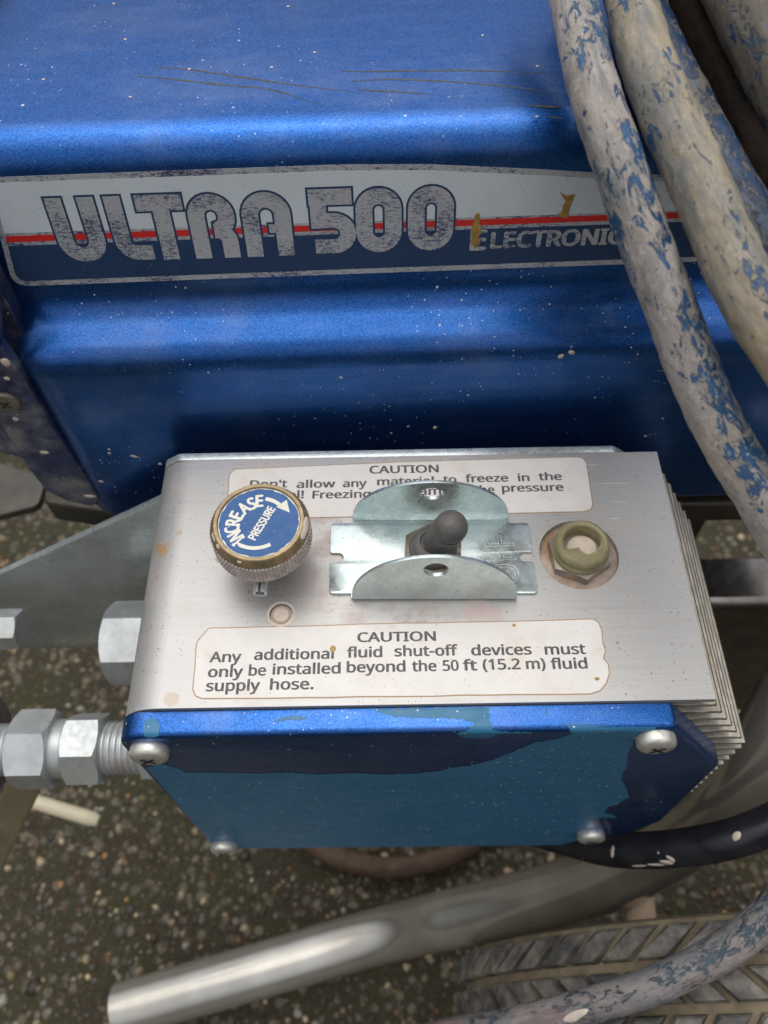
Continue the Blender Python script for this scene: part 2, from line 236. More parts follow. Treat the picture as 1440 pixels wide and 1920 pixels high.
def hose_mat(name, crust, blue, thr, bias, extra=None):
    """flaking crust over blue hose; 'hc' = (x round, y round, z along) in metres"""
    m, nt, p, v = new_mat(name)
    shine = .08 if crust[0][0] < .01 else .42
    h = nd(nt, 'Attribute', None, attribute_name='hc').outputs['Vector']
    hs = scl(nt, h, (1, 1, .45))
    big = nz(nt, hs, 85, 4, .6, .8); med = nz(nt, hs, 420, 6, .72, 1.2)
    sx = nd(nt, 'SeparateXYZ', {0: h})
    side = mt(nt, 'ADD', mt(nt, 'MULTIPLY', sx.outputs[0], bias[0]), mt(nt, 'MULTIPLY', sx.outputs[1], bias[1]))
    f = mt(nt, 'ADD', mt(nt, 'ADD', mt(nt, 'MULTIPLY', big, .45), mt(nt, 'MULTIPLY', med, .55)), side)
    mask = rp(nt, f, thr-.008, thr+.022)
    hl2 = scl(nt, h, (1, 1, .16), (.02, .01, .3))
    worn = rp(nt, mt(nt, 'ADD', nz(nt, hl2, 210, 6, .74, .7), side), .47, .60)       # long grey-blue rubbed streaks
    cr = mixc(nt, rp(nt, nz(nt, hs, 150, 6, .72, 1.), .36, .62), crust[0], crust[1])
    cr = mixc(nt, mt(nt, 'MULTIPLY', rp(nt, nz(nt, h, 60, 4, .6), .45, .7), .6), cr, crust[2])
    cr = mixc(nt, rp(nt, nz(nt, h, 700, 6, .8), .54, .66), cr, tuple(min(1, x*1.2) for x in crust[1])); cr = mixc(nt, rp(nt, nz(nt, hs, 1300, 3, .7), .62, .70), cr, tuple(x*.5 for x in crust[0]))
    cr = mixc(nt, mt(nt, 'MULTIPLY', worn, .6 if crust[0][0] > .04 else 0.), cr, (.135, .155, .165))
    bl = mixc(nt, rp(nt, nz(nt, hs, 260, 4), .3, .7), tuple(x*.55 for x in blue), blue)
    bl = mixc(nt, mt(nt, 'MAXIMUM', mt(nt, 'MULTIPLY', rp(nt, nz(nt, hs, 800, 5, .7), .54, .62), .75), specks(nt, h, 620, .22, .3)), bl, crust[1])
    c = mixc(nt, mask, cr, bl)
    if extra: c = mixc(nt, mt(nt, 'MULTIPLY', rp(nt, nz(nt, scl(nt, h, (1, 1, .2), (3, 1, 2)), 110, 5, .65), .46, .66), .7), c, extra)
    crk = mt(nt, 'MULTIPLY', rp(nt, nz(nt, scl(nt, h, (1, 1, .35)), 620, 4, .65), .66, .69), mt(nt, 'SUBTRACT', 1., mask))
    c = mixc(nt, mt(nt, 'MULTIPLY', crk, .8), c, tuple(x*.5 for x in blue))
    put(nt, p, base=c, rough=mt(nt, 'SUBTRACT', .58, mt(nt, 'MULTIPLY', mask, .2)), spec=shine)
    hh = mt(nt, 'ADD', mt(nt, 'MULTIPLY', mt(nt, 'SUBTRACT', 1., mask), .5), mt(nt, 'MULTIPLY', nz(nt, h, 800, 5, .7), .5))
    put(nt, p, normal=bump(nt, hh, .35, .8))
    return m
CR1 = ((.24, .215, .195), (.40, .36, .325), (.46, .375, .30)); CR2 = ((.23, .195, .14), (.35, .30, .225), (.46, .36, .22))
MAT['hose'] = [hose_mat('flaking_pinkish_hose', CR1, (.026, .10, .22), .514, (-6., 2.)),
               hose_mat('crusted_beige_hose', CR2, (.026, .095, .22), .575, (2., -2.)),
               hose_mat('dark_blue_hose', ((.05, .05, .055), (.14, .115, .095), (.12, .10, .075)), (.012, .045, .11), .48, (3., 0.)),  # blue deepened in the colour for the shade among the hoses
               hose_mat('shade_dark_hose', ((.003, .003, .003), (.018, .011, .007), (.010, .007, .005)), (.015, .02, .03), .66, (0., 0.)),  # near-black crust puts the bundle's shade into the hose colour
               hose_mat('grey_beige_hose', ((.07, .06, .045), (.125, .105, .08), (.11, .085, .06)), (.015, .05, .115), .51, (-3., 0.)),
               hose_mat('red_and_blue_hose', ((.20, .19, .185), (.30, .26, .245), (.36, .30, .24)), (.07, .11, .14), .535, (0., 0.), (.17, .085, .085))]

# ------------------------------------------------------------------ mesh helpers
def finish(o, name, parent, smooth=None):
    o.name = name
    if parent is not None: o.parent = parent
    return o
def mesh_obj(name, verts, faces, mat, parent=None, ang=35, mats=None, fmat=None):
    """verts in mm; the mesh is centred on its own origin so that the object stands where it is"""
    V = np.asarray(verts, float).reshape(-1, 3)*S
    cen = (V.min(0)+V.max(0))/2 if parent is None else np.zeros(3)
    me = bpy.data.meshes.new(name); me.from_pydata((V-cen).tolist(), [], faces)
    for mm in (mats or [mat]): me.materials.append(mm)
    if fmat: me.polygons.foreach_set('material_index', fmat)
    me.update()
    if ang is not None and len(me.polygons):
        me.shade_smooth(); me.set_sharp_from_angle(angle=math.radians(ang))
    o = bpy.data.objects.new(name, me); COL.objects.link(o); o.location = cen
    if parent is not None: o.parent = parent
    return o
def empty(name, label, cat, loc=(0, 0, 0), rz=0, group=None):
    o = bpy.data.objects.new(name, None); COL.objects.link(o); o.location = tuple(x*S for x in loc); o.rotation_euler = (0, 0, rz)
    o.empty_display_size = .01
    return tag(o, label, cat, group)
def tag(o, label, cat, group=None, kind=None):
    o['label'] = label; o['category'] = cat
    if group: o['group'] = group
    if kind: o['kind'] = kind
    return o
class MB:
    def __init__(s): s.v = []; s.f = []; s.m = []
    def add(s, V, F, m=0):
        n = len(s.v); s.v += [tuple(map(float, x)) for x in V]; s.f += [tuple(i+n for i in f) for f in F]; s.m += [m]*len(F)
        return s
    def build(s, name, mats, parent=None, ang=35):
        mats = mats if isinstance(mats, list) else [mats]
        return mesh_obj(name, s.v, s.f, None, parent, ang, mats, s.m)
def area2(P): return sum(P[i][0]*P[(i+1) % len(P)][1]-P[(i+1) % len(P)][0]*P[i][1] for i in range(len(P)))/2
def ccw(P): P = [tuple(p[:2]) for p in P]; return P if area2(P) > 0 else P[::-1]
def fillet(pts, rad, n=6):
    out = []; N = len(pts)
    for i in range(N):
        r = rad[i] if isinstance(rad, (list, tuple)) else rad
        p0, p1, p2 = (Vector(pts[(i+k) % N][:2]) for k in (-1, 0, 1))
        if r <= 0: out.append(tuple(p1)); continue
        a, b = (p0-p1).normalized(), (p2-p1).normalized(); th = a.angle(b)
        t = min(r/math.tan(th/2), .49*(p0-p1).length, .49*(p2-p1).length); r = t*math.tan(th/2)
        c = p1+(a+b).normalized()*(r/math.sin(th/2)); s0 = p1+a*t-c; s1 = p1+b*t-c
        a0 = math.atan2(s0.y, s0.x); d = (math.atan2(s1.y, s1.x)-a0+math.pi) % (2*math.pi)-math.pi
        out += [(c.x+r*math.cos(a0+d*k/n), c.y+r*math.sin(a0+d*k/n)) for k in range(n+1)]
    return out
def inset(P, d):
    """offset a ccw loop inwards by d"""
    out = []; N = len(P)
    for i in range(N):
        p0, p1, p2 = (Vector(P[(i+k) % N]) for k in (-1, 0, 1))
        a, b = (p1-p0), (p2-p1)
        if a.length < 1e-9 or b.length < 1e-9: out.append(tuple(p1)); continue
        a.normalize(); b.normalize(); na, nb = Vector((-a.y, a.x)), Vector((-b.y, b.x)); k = 1+na.dot(nb)
        out.append(tuple(p1+(na+nb)*(d/max(k, .3))))
    return out
def slab(loops, z0, z1, fn, bev=0., nb=3, bottom=True):
    """2-D outline (first loop) with holes, thickened from z0 to z1 and mapped to space by fn(x,y,z)"""
    outer = ccw(loops[0]); holes = [ccw(h) for h in loops[1:]]
    V, F = [], []
    rings = [(0., z0)]
    if bev: rings += [(bev*(1-math.cos(a)), z1-bev+bev*math.sin(a)) for a in [math.pi/2*k/nb for k in range(nb+1)]]
    else: rings += [(0., z1)]
    idx = []
    for d, z in rings:
        L = inset(outer, d) if d else outer; idx.append((len(V), len(L))); V += [(x, y, z) for x, y in L]
    for (a, n), (b, _) in zip(idx, idx[1:]):
        F += [(a+i, a+(i+1) % n, b+(i+1) % n, b+i) for i in range(n)]
    hidx = []
    for h in holes:
        n = len(h); a = len(V); V += [(x, y, z0) for x, y in h]; V += [(x, y, z1) for x, y in h]; hidx.append((a, n))
        F += [(a+(i+1) % n, a+i, a+n+i, a+n+(i+1) % n) for i in range(n)]
    def cap(starts, flip):
        ids = [list(range(a, a+n)) for a, n in starts]; flat = [i for g in ids for i in g]
        for t in tessellate_polygon([[Vector((V[i][0], V[i][1], 0)) for i in g] for g in ids]):
            t = [flat[i] for i in t]; (ax, ay), (bx, by), (cx, cy) = (V[i][:2] for i in t)
            s = (bx-ax)*(cy-ay)-(cx-ax)*(by-ay)
            if abs(s) < 1e-12: continue
            if (s > 0) == flip: t = t[::-1]
            F.append(tuple(t))
    cap([idx[-1]]+[(a+n, n) for a, n in hidx], False)
    if bottom: cap([idx[0]]+hidx, True)
    W_ = [fn(*v) for v in V]
    # keep normals outward under a mirrored map
    e = 1e-3; o = Vector(fn(0, 0, 0)); J = Matrix((Vector(fn(e, 0, 0))-o, Vector(fn(0, e, 0))-o, Vector(fn(0, 0, e))-o)).determinant()
    if J < 0: F = [f[::-1] for f in F]
    return W_, F
XY = lambda x, y, z: (x, y, z)
def frame_of(d):
    d = Vector(d).normalized(); up = Vector((0, 0, 1)) if abs(d.z) < .9 else Vector((0, 1, 0))
    a = d.cross(up).normalized(); return d, a, a.cross(d)*1.0
def lathe(prof, n, c, axis=(0, 0, 1), rfn=None, xdir=None, angs=None, closed=True):
    """prof: list of (radius, distance along axis); rfn(th, r, t) -> r"""
    d = Vector(axis).normalized()
    if xdir is None:
        xdir = Vector((1, 0, 0)) if abs(d.x) < .9 else Vector((0, 1, 0))
    x = (Vector(xdir)-d*Vector(xdir).dot(d)).normalized(); y = d.cross(x)
    th = angs or [2*math.pi*i/n for i in range(n)]; n = len(th); V, F = [], []; c = Vector(c)
    rows = []
    for r, t in prof:
        if r <= 1e-6: rows.append((len(V), 1)); V.append(tuple(c+d*t)); continue
        rows.append((len(V), n))
        for a in th:
            rr, tt = (r, t)
            if rfn:
                q = rfn(a, r, t); rr, tt = q if isinstance(q, tuple) else (q, t)
            V.append(tuple(c+d*tt+x*(rr*math.cos(a))+y*(rr*math.sin(a))))
    for (a, na), (b, nb_) in zip(rows, rows[1:]):
        for i in range(n):
            j = (i+1) % n
            if na == 1 and nb_ == 1: continue
            if na == 1: F.append((a, b+j, b+i))
            elif nb_ == 1: F.append((a+i, a+j, b))
            else: F.append((a+i, a+j, b+j, b+i))
    return V, [f[::-1] if False else f for f in F]
HEXA = [math.radians(60*k+o) for k in range(6) for o in (0, 6, 12, 18, 24, 30, 36, 42, 48, 54)]
def hexnut(c, axis, af, L, xdir, ch0=True, ch1=True, bore=0.):
    """hexagonal nut from c along axis, chamfered ends; xdir points at a corner"""
    R = af/math.sqrt(3); rc = af*.5*1.01; tn = math.tan(math.radians(30))
    def rh(a): b = (a % (math.pi/3))-math.pi/6; return af/2/math.cos(b)
    def fn(a, r, t):
        h = rh(a)
        if t == 0: return (min(h, rc) if ch0 else h)*(r if r < 1 else 1), 0
        if t == 1: return h, ((h-rc)*tn if ch0 and h > rc else .001)
        if t == 2: return h, L-((h-rc)*tn if ch1 and h > rc else .001)
        return (min(h, rc) if ch1 else h)*(r if r < 1 else 1), L
    prof = [(.0, 0), (1, 0), (1, 1), (1, 2), (1, 3), (.0, L)]
    V, F = lathe(prof, 0, c, axis, lambda a, r, t: fn(a, r, t), xdir, HEXA)
    return V, F
def smooth_path(P, step):
    P = [Vector(p) for p in P]; Q = [P[0]*2-P[1]]+P+[P[-1]*2-P[-2]]; out = []
    for i in range(1, len(Q)-2):
        p0, p1, p2, p3 = Q[i-1:i+3]; n = max(2, int((p2-p1).length/step))
        for k in range(n):
            t = k/n
            out.append(.5*((2*p1)+(p2-p0)*t+(2*p0-5*p1+4*p2-p3)*t*t+(3*p1-p0-3*p2+p3)*t**3))
    out.append(P[-1]); return out
def sweep(name, P, rad, mat, parent=None, n=32, step=2., wob=0., wscale=.08, cap=True, endround=0.):
    pts = smooth_path(P, step); N = len(pts); V = []; F = []; hc = []
    tang = [(pts[min(i+1, N-1)]-pts[max(i-1, 0)]).normalized() for i in range(N)]
    a = frame_of(tang[0])[1]; s = 0.
    tot = sum((pts[i+1]-pts[i]).length for i in range(N-1))
    for i, p in enumerate(pts):
        t = tang[i]; a = (a-t*a.dot(t)).normalized(); b = t.cross(a)
        if i: s += (pts[i]-pts[i-1]).length
        r0 = rad(s/tot) if callable(rad) else rad
        if endround:
            for q in (s, tot-s):
                if q < endround: r0 *= .72+.28*math.sqrt(max(0, 1-(1-q/endround)**2))
        for k in range(n):
            th = 2*math.pi*k/n; c, sn = math.cos(th), math.sin(th); r = r0
            if wob:
                q = Vector((c*r0, sn*r0, s*.6))*wscale*3
                r += wob*(mnoise.fractal(q, 1., 2., 4)+.6*mnoise.noise(q*.35))
            V.append(tuple(p+(a*c+b*sn)*r)); hc.append((c*r0*S, sn*r0*S, s*S))
    for i in range(N-1):
        F += [(i*n+k, i*n+(k+1) % n, (i+1)*n+(k+1) % n, (i+1)*n+k) for k in range(n)]
    if cap: F += [tuple(range(n))[::-1], tuple((N-1)*n+k for k in range(n))]
    o = mesh_obj(name, V, F, mat, parent, 50)
    at = o.data.attributes.new('hc', 'FLOAT_VECTOR', 'POINT'); at.data.foreach_set('vector', np.array(hc, np.float32).ravel())
    return o
def box(x0, x1, y0, y1, z0, z1):
    V = [(x, y, z) for x in (x0, x1) for y in (y0, y1) for z in (z0, z1)]
    return V, [(0, 1, 3, 2), (4, 6, 7, 5), (0, 4, 5, 1), (2, 3, 7, 6), (0, 2, 6, 4), (1, 5, 7, 3)]
def circ(cx, cy, r, n=40, ry=None): return [(cx+r*math.cos(2*math.pi*i/n), cy+(ry or r)*math.sin(2*math.pi*i/n)) for i in range(n)]
def jag(P, amp, step, seed=0):
    """break straight edges into small irregular steps"""
    out = []; N = len(P); R_ = random.Random(seed)
    for i in range(N):
        a, b = Vector(P[i][:2]), Vector(P[(i+1) % N][:2]); n = max(1, int((b-a).length/step)); nr = Vector((-(b-a).y, (b-a).x)); nr = nr.normalized() if nr.length else nr
        for k in range(n):
            out.append(tuple(a.lerp(b, k/n)+nr*(R_.uniform(-amp, amp) if k else R_.uniform(-amp, amp)*.4)))
    return out
# ---- lettering
try: FONT = bpy.data.fonts.load(bpy.utils.resource_path('LOCAL')+'/datafiles/fonts/NotoSansHebrew-Regular.woff2')
except Exception: FONT = None
_tc = {}
def glyphs(s, bold):
    """flat letters: (verts, faces, x0, x1, cap height) in font units"""
    if (s, bold) in _tc: return _tc[(s, bold)]
    c = bpy.data.curves.new('t', 'FONT'); c.body = s; c.size = 1; c.resolution_u = 5
    if FONT: c.font = FONT
    o = bpy.data.objects.new('t', c); COL.objects.link(o); dg = bpy.context.evaluated_depsgraph_get()
    me = bpy.data.meshes.new_from_object(o.evaluated_get(dg)); V = [tuple(v.co) for v in me.vertices]; F = [tuple(p.vertices) for p in me.polygons]
    bpy.data.objects.remove(o); bpy.data.curves.remove(c); bpy.data.meshes.remove(me)
    F2 = []
    for f in F:
        q = [V[i] for i in f]; F2.append(f if area2(q) > 0 else f[::-1])
    V3, F3 = [], []                              # bolder strokes: the print is laid down several times with a tiny shift
    for k, (dx, dy) in enumerate([(0, 0)]+([(bold*math.cos(a), bold*.6*math.sin(a)) for a in [math.pi*q/4 for q in range(8)]] if bold else [])):
        F3 += [tuple(i+len(V3) for i in f) for f in F2]; V3 += [(v[0]+dx, v[1]+dy, k) for v in V]
    xs = [v[0] for v in V3]; _tc[(s, bold)] = (V3, F3, min(xs), max(xs)); return _tc[(s, bold)]
CAPH = max(v[1] for v in glyphs('H', 0.)[0])
def word(mb, s, fn, x0, y0, x1, y1, h, bold=.028, z=0., m=0):
    """letters of cap height h between two baseline points"""
    V, F, a, b = glyphs(s, bold); d = Vector((x1-x0, y1-y0)); L = d.length; d.normalize(); n = Vector((-d.y, d.x))
    if s[0] in 'il1!(': pass
    out = []
    for v in V:
        p = Vector((x0, y0))+d*((v[0]-a)/(b-a)*L)+n*(v[1]/CAPH*h); out.append(fn(p.x, p.y, z+.0012*v[2]))
    mb.add(out, F, m)
def ribbon(P, w, closed=False, ext=0.):
    P = [Vector(p) for p in P]
    if not closed and ext: P = [P[0]+(P[0]-P[1]).normalized()*ext]+P[1:-1]+[P[-1]+(P[-1]-P[-2]).normalized()*ext]
    N = len(P); V = []; F = []
    for i in range(N):
        a = P[i]-P[i-1] if (i or closed) else P[1]-P[0]; b = P[(i+1) % N]-P[i] if (i < N-1 or closed) else P[-1]-P[-2]
        a.normalize(); b.normalize(); na, nb = Vector((-a.y, a.x)), Vector((-b.y, b.x)); k = max(.35, 1+na.dot(nb)); m = (na+nb)/k
        V += [P[i]+m*w/2, P[i]-m*w/2]
    for i in range(N if closed else N-1):
        j = (i+1) % N; F.append((2*i, 2*i+1, 2*j+1, 2*j))
    return [tuple(v) for v in V], F
def arc(cx, cy, r, a0, a1, n=14): return [(cx+r*math.cos(math.radians(a0+(a1-a0)*i/n)), cy+r*math.sin(math.radians(a0+(a1-a0)*i/n))) for i in range(n+1)]

# ================================================================== GROUND
GZ = -345.
m, nt, p, v = new_mat('mossy_aggregate')
vo = nd(nt, 'TexVoronoi', {'Vector': v, 'Scale': 150.}); cc = nd(nt, 'SeparateColor', {0: vo.outputs['Color']})
c = mixc(nt, rp(nt, nz(nt, v, 25, 5, .65), .4, .65), (.033, .024, .010), (.032, .034, .007))
c = mixc(nt, rp(nt, nz(nt, v, 400, 4), .45, .75), c, (.075, .058, .034))
c = mixc(nt, mt(nt, 'MULTIPLY', rp(nt, vo.outputs['Distance'], .5, .3), mt(nt, 'GREATER_THAN', cc.outputs[0], .5)), c, mixc(nt, cc.outputs[1], (.09, .075, .05), (.17, .145, .10)))
put(nt, p, base=c, rough=.8, normal=bump(nt, nz(nt, v, 350, 5, .7), 1.5))
MAT['ground'] = m
g = mesh_obj('ground', [(-30000, -30000, GZ), (30000, -30000, GZ), (30000, 30000, GZ), (-30000, 30000, GZ)], [(0, 1, 2, 3)], MAT['ground']); g['kind'] = 'structure'
m, nt, p, v = new_mat('pebbles')
pc = nd(nt, 'Attribute', None, attribute_name='pc').outputs['Color']
c = mixc(nt, mt(nt, 'MULTIPLY', rp(nt, nz(nt, v, 500, 4, .6), .35, .7), .45), pc, (.05, .042, .025))
put(nt, p, base=c, rough=.55); MAT['pebble'] = m
def pebbles():
    bm = bmesh.new(); bmesh.ops.create_icosphere(bm, subdivisions=1, radius=1.); bm.verts.ensure_lookup_table()
    bv = np.array([v.co for v in bm.verts]); bf = np.array([[q.index for q in f.verts] for f in bm.faces]); bm.free()
    pal = np.array([(.17, .14, .10), (.24, .20, .15), (.13, .12, .11), (.09, .08, .065), (.30, .25, .18), (.19, .19, .19), (.25, .13, .06), (.12, .10, .05), (.36, .31, .24)])
    w = np.array([.2, .16, .16, .18, .08, .1, .05, .05, .02])
    xs, ys = np.meshgrid(np.arange(-270, 330, 4.7), np.arange(-150, 300, 4.7)); n = xs.size
    X = xs.ravel()+rng.uniform(-2.3, 2.3, n); Y = ys.ravel()+rng.uniform(-2.3, 2.3, n)
    keep = rng.random(n) < .82; X, Y = X[keep], Y[keep]; n = X.size
    r = np.clip(rng.lognormal(.60, .38, n), .8, 4.8)
    sx, sy, sz = r*rng.uniform(.8, 1.25, n), r*rng.uniform(.7, 1.05, n), r*rng.uniform(.45, .7, n)
    a = rng.uniform(0, 6.28, n); jit = rng.uniform(.82, 1.15, (n, len(bv), 1))
    B = bv[None]*jit*np.stack([sx, sy, sz], 1)[:, None]
    ca, sa = np.cos(a)[:, None], np.sin(a)[:, None]
    P = np.stack([B[..., 0]*ca-B[..., 1]*sa+X[:, None], B[..., 0]*sa+B[..., 1]*ca+Y[:, None], B[..., 2]+(GZ-sz*.25)[:, None]], 2)
    Fc = (bf[None]+(np.arange(n)*len(bv))[:, None, None]).reshape(-1, 3)
    cen = np.array([30., 75., GZ])
    me = bpy.data.meshes.new('pebbles'); V = ((P.reshape(-1, 3)-cen)*S).astype(np.float32); nv, nf = len(V), len(Fc)
    me.vertices.add(nv); me.vertices.foreach_set('co', V.ravel()); me.loops.add(nf*3); me.loops.foreach_set('vertex_index', Fc.ravel().astype(np.int32))
    me.polygons.add(nf); me.polygons.foreach_set('loop_start', np.arange(0, nf*3, 3, dtype=np.int32)); me.update(calc_edges=True)
    cl = pal[rng.choice(len(pal), n, p=w/w.sum())]*np.where(rng.random((n, 1)) < .16, rng.uniform(1.0, 1.9, (n, 1)), rng.uniform(.2, .85, (n, 1)))*np.array([[1.0, .93, .78]]); cl = np.concatenate([cl, np.ones((n, 1))], 1)
    at = me.color_attributes.new('pc', 'FLOAT_COLOR', 'POINT'); at.data.foreach_set('color', np.repeat(cl, len(bv), 0).astype(np.float32).ravel())
    me.shade_smooth(); me.materials.append(MAT['pebble'])
    o = bpy.data.objects.new('pebbles', me); COL.objects.link(o); o.location = tuple(cen*S); o['kind'] = 'stuff'
    o['label'] = 'small exposed pebbles set in the mossy dark ground'
pebbles()

# ================================================================== MOTOR HOUSING (local frame: origin at left foot of its front face)
HO = empty('motor_housing', 'metallic blue motor housing with silver model label, behind the aluminium control box', 'motor housing', (0, 82, 0), .022)
def hprofile():
    pts = [(0, -46), (0, 29), (13.6, 36.2), (19.6, 78.5), (104, 78.5), (108, -46)]
    return fillet(pts, [4, 9, 10, 9.5, 8, 4], 12)
HP = hprofile()
def housing():
    P = HP; N = len(P); nr = []
    A = area2(P) > 0
    Q = ccw(P); V = []; F = []; rows = []
    def wz(z):   # the end is rounded off fully at the foot, hardly beside the label
        t = max(0, min(1, (44-z)/12)); return .12+.88*t*t*(3-2*t)
    XR = 232.; rr = 12.
    xs = [(-34.5+rr*(1-math.cos(t)), rr*(1-math.sin(t))) for t in [math.pi/2*k/11 for k in range(12)]]
    xs += [(x, 0) for x in np.linspace(-18, XR, 30)]
    for x, d in xs:
        L = inset(Q, d) if d > 1e-6 else Q
        if d > 1e-6: L = [(a[0]+(b[0]-a[0])*wz(a[1]), a[1]+(b[1]-a[1])*wz(a[1])) for a, b in zip(Q, L)]
        rows.append(len(V)); V += [(x, y, z) for y, z in L]
    n = len(Q)
    for a, b in zip(rows, rows[1:]): F += [(a+i, b+i, b+(i+1) % n, a+(i+1) % n) for i in range(n)]
    F = [f[::-1] for f in F]
    F += [tuple(range(rows[0], rows[0]+n))[::-1], tuple(range(rows[-1], rows[-1]+n))]
    me = mesh_obj('cover_shell', V, F, MAT['blue'], HO, 40)
    bm = bmesh.new(); bm.from_mesh(me.data); bmesh.ops.recalc_face_normals(bm, faces=bm.faces); bm.to_mesh(me.data); bm.free()
housing()
# name label on the steep front face
E0 = Vector((0, 13.6, 36.2)); EU = Vector((0, 6.0, 42.3)).normalized(); EN = Vector((1, 0, 0)).cross(EU)
def FACE(x, e, z): return tuple(E0+Vector((1, 0, 0))*(x*1.011-.55)+EU*(e*1.01+.15)+EN*z)
def face_plate(name, loop, z, mat, parent, h=.04): V, F = slab([loop], z-h, z, FACE, 0, bottom=False); return mesh_obj(name, V, F, mat, parent, 30)
OUT = fillet([(-24.6, 34.7), (15, 34.9), (55, 35.), (75, 34.4), (100, 32.4), (116, 30.9), (146, 28.8), (146, 6.8), (54, 6.7), (-28.1, 6.4)], [1.5, 0, 30, 20, 20, 20, 3, 3, 0, 3.2], 6)
NL = face_plate('name_label', OUT, .10, MAT['silver'], HO, .09)
TOPP = fillet([(-25.1, 20.9), (-23.6, 33.4), (15, 33.5), (55, 33.6), (75, 33.), (100, 31.), (116, 29.5), (144.5, 27.4), (144.5, 21.0)], [.3, .4, 0, 30, 20, 20, 20, 1.5, .3], 5)
face_plate('print_panel', TOPP, .135, MAT['plate_grey'], NL)
NAVP = fillet([(-25.4, 17.6), (144.5, 18.0), (144.5, 8.2), (54, 8.1), (-26.6, 7.8)], [.3, .3, 1.5, 0, 2.2], 5)
face_plate('print_panel', NAVP, .135, MAT['navy'], NL)
face_plate('print_stripe', [(-25.3, 18.6), (-25.1, 20.2), (144.5, 20.5), (144.5, 18.95)], .135, MAT['red'], NL)
def big_letters():
    Y0 = 12.5
    def L(ch):
        if ch == 'U': return [([(2.2, 16.9), (2.2, 5.9)]+arc(5.9, 5.9, 3.7, 180, 360)[1:]+[(9.6, 16.9)], 3.9, 0)]
        if ch == 'L': return [([(2.2, 16.9), (2.2, 5.4)]+arc(5.4, 5.4, 3.2, 180, 270)[1:]+[(8.9, 2.2)], 3.9, 0)]
        if ch == 'T': return [([(0, 14.9), (10.8, 14.9)], 4.0, 0), ([(5.6, 14.9), (5.6, 0)], 3.9, 0)]
        if ch == 'R': return [([(2.2, 0), (2.2, 11.2)]+arc(5.7, 11.2, 3.5, 180, 0)[1:]+arc(6.2, 10.6, 3.0, 0, -80, 8)[0:], 3.9, 0), ([(5.8, 7.3)]+arc(6.3, 4.4, 2.9, 88, 0, 8)+[(9.2, 0)], 3.9, 0)]
        if ch == 'A': return [([(2.2, 0), (2.2, 10.9)]+arc(6.0, 10.9, 3.8, 180, 0)[1:]+[(9.8, 0)], 3.9, 0), ([(9.8, 7.4), (6.3, 7.4)], 2.3, 0)]
        if ch == '5': return [([(.1, 14.9), (10.2, 14.9)], 4.0, 0), ([(2.2, 16.4), (2.2, 7.0)], 3.8, 0), ([(2.2, 8.95), (5.6, 8.95)]+arc(5.6, 5.55, 3.4, 90, -90)[1:]+[(.9, 2.15)], 3.8, 0)]
        return [(arc(5.6, 11.3, 3.45, 0, 180, 14)+arc(5.6, 5.6, 3.45, 180, 360, 14), 4.0, 1)]
    fill, outl = MB(), MB(); k = 0
    for ch, x0 in (('U', -13.4), ('L', .1), ('T', 7.4), ('R', 18.7), ('A', 31.3), ('5', 47.4), ('0', 58.2), ('0', 70.6)):
        for P, w, cl in L(ch):
            for mb, ww, ex, z in ((outl, w+1.0, .5, .150), (fill, w, 0., .19)):
                V, F = ribbon([(x0+a, Y0+b) for a, b in P], ww, bool(cl), ex); mb.add([FACE(a, b, z+.004*(k % 6)) for a, b in V], [g_[::-1] if area2([V[i] for i in g_]) < 0 else g_ for g_ in F])
            k += 1
    outl.build('letter_outline', MAT['navy'], NL, None); fill.build('lettering', MAT['silver'], NL, None)
    mb2 = MB(); word(mb2, 'E', FACE, 85.9, 12.35, 90.0, 12.35, 5.2, .042, .19); word(mb2, 'LECTRONIC', FACE, 90.9, 12.7, 123.6, 12.7, 4.1, .042, .19)
    mb2.build('lettering', MAT['silver'], NL, None)
    for P, s in (([(86.0, 17.2), (86.9, 22), (87.6, 22.2), (88.3, 18.5), (88.2, 13.6), (87.0, 12.6), (86.2, 14)], 1), ([(106.5, 20.4), (107.9, 24.2), (106.2, 26.8), (108.2, 25.6), (109.8, 26), (109.4, 23.2), (108.9, 20)], 2)):
        V, F = slab([jag(P, .25, .6, s)], .215, .26, FACE, 0, bottom=False); mesh_obj('gum_smear', V, F, MAT['gum'], NL)
big_letters()
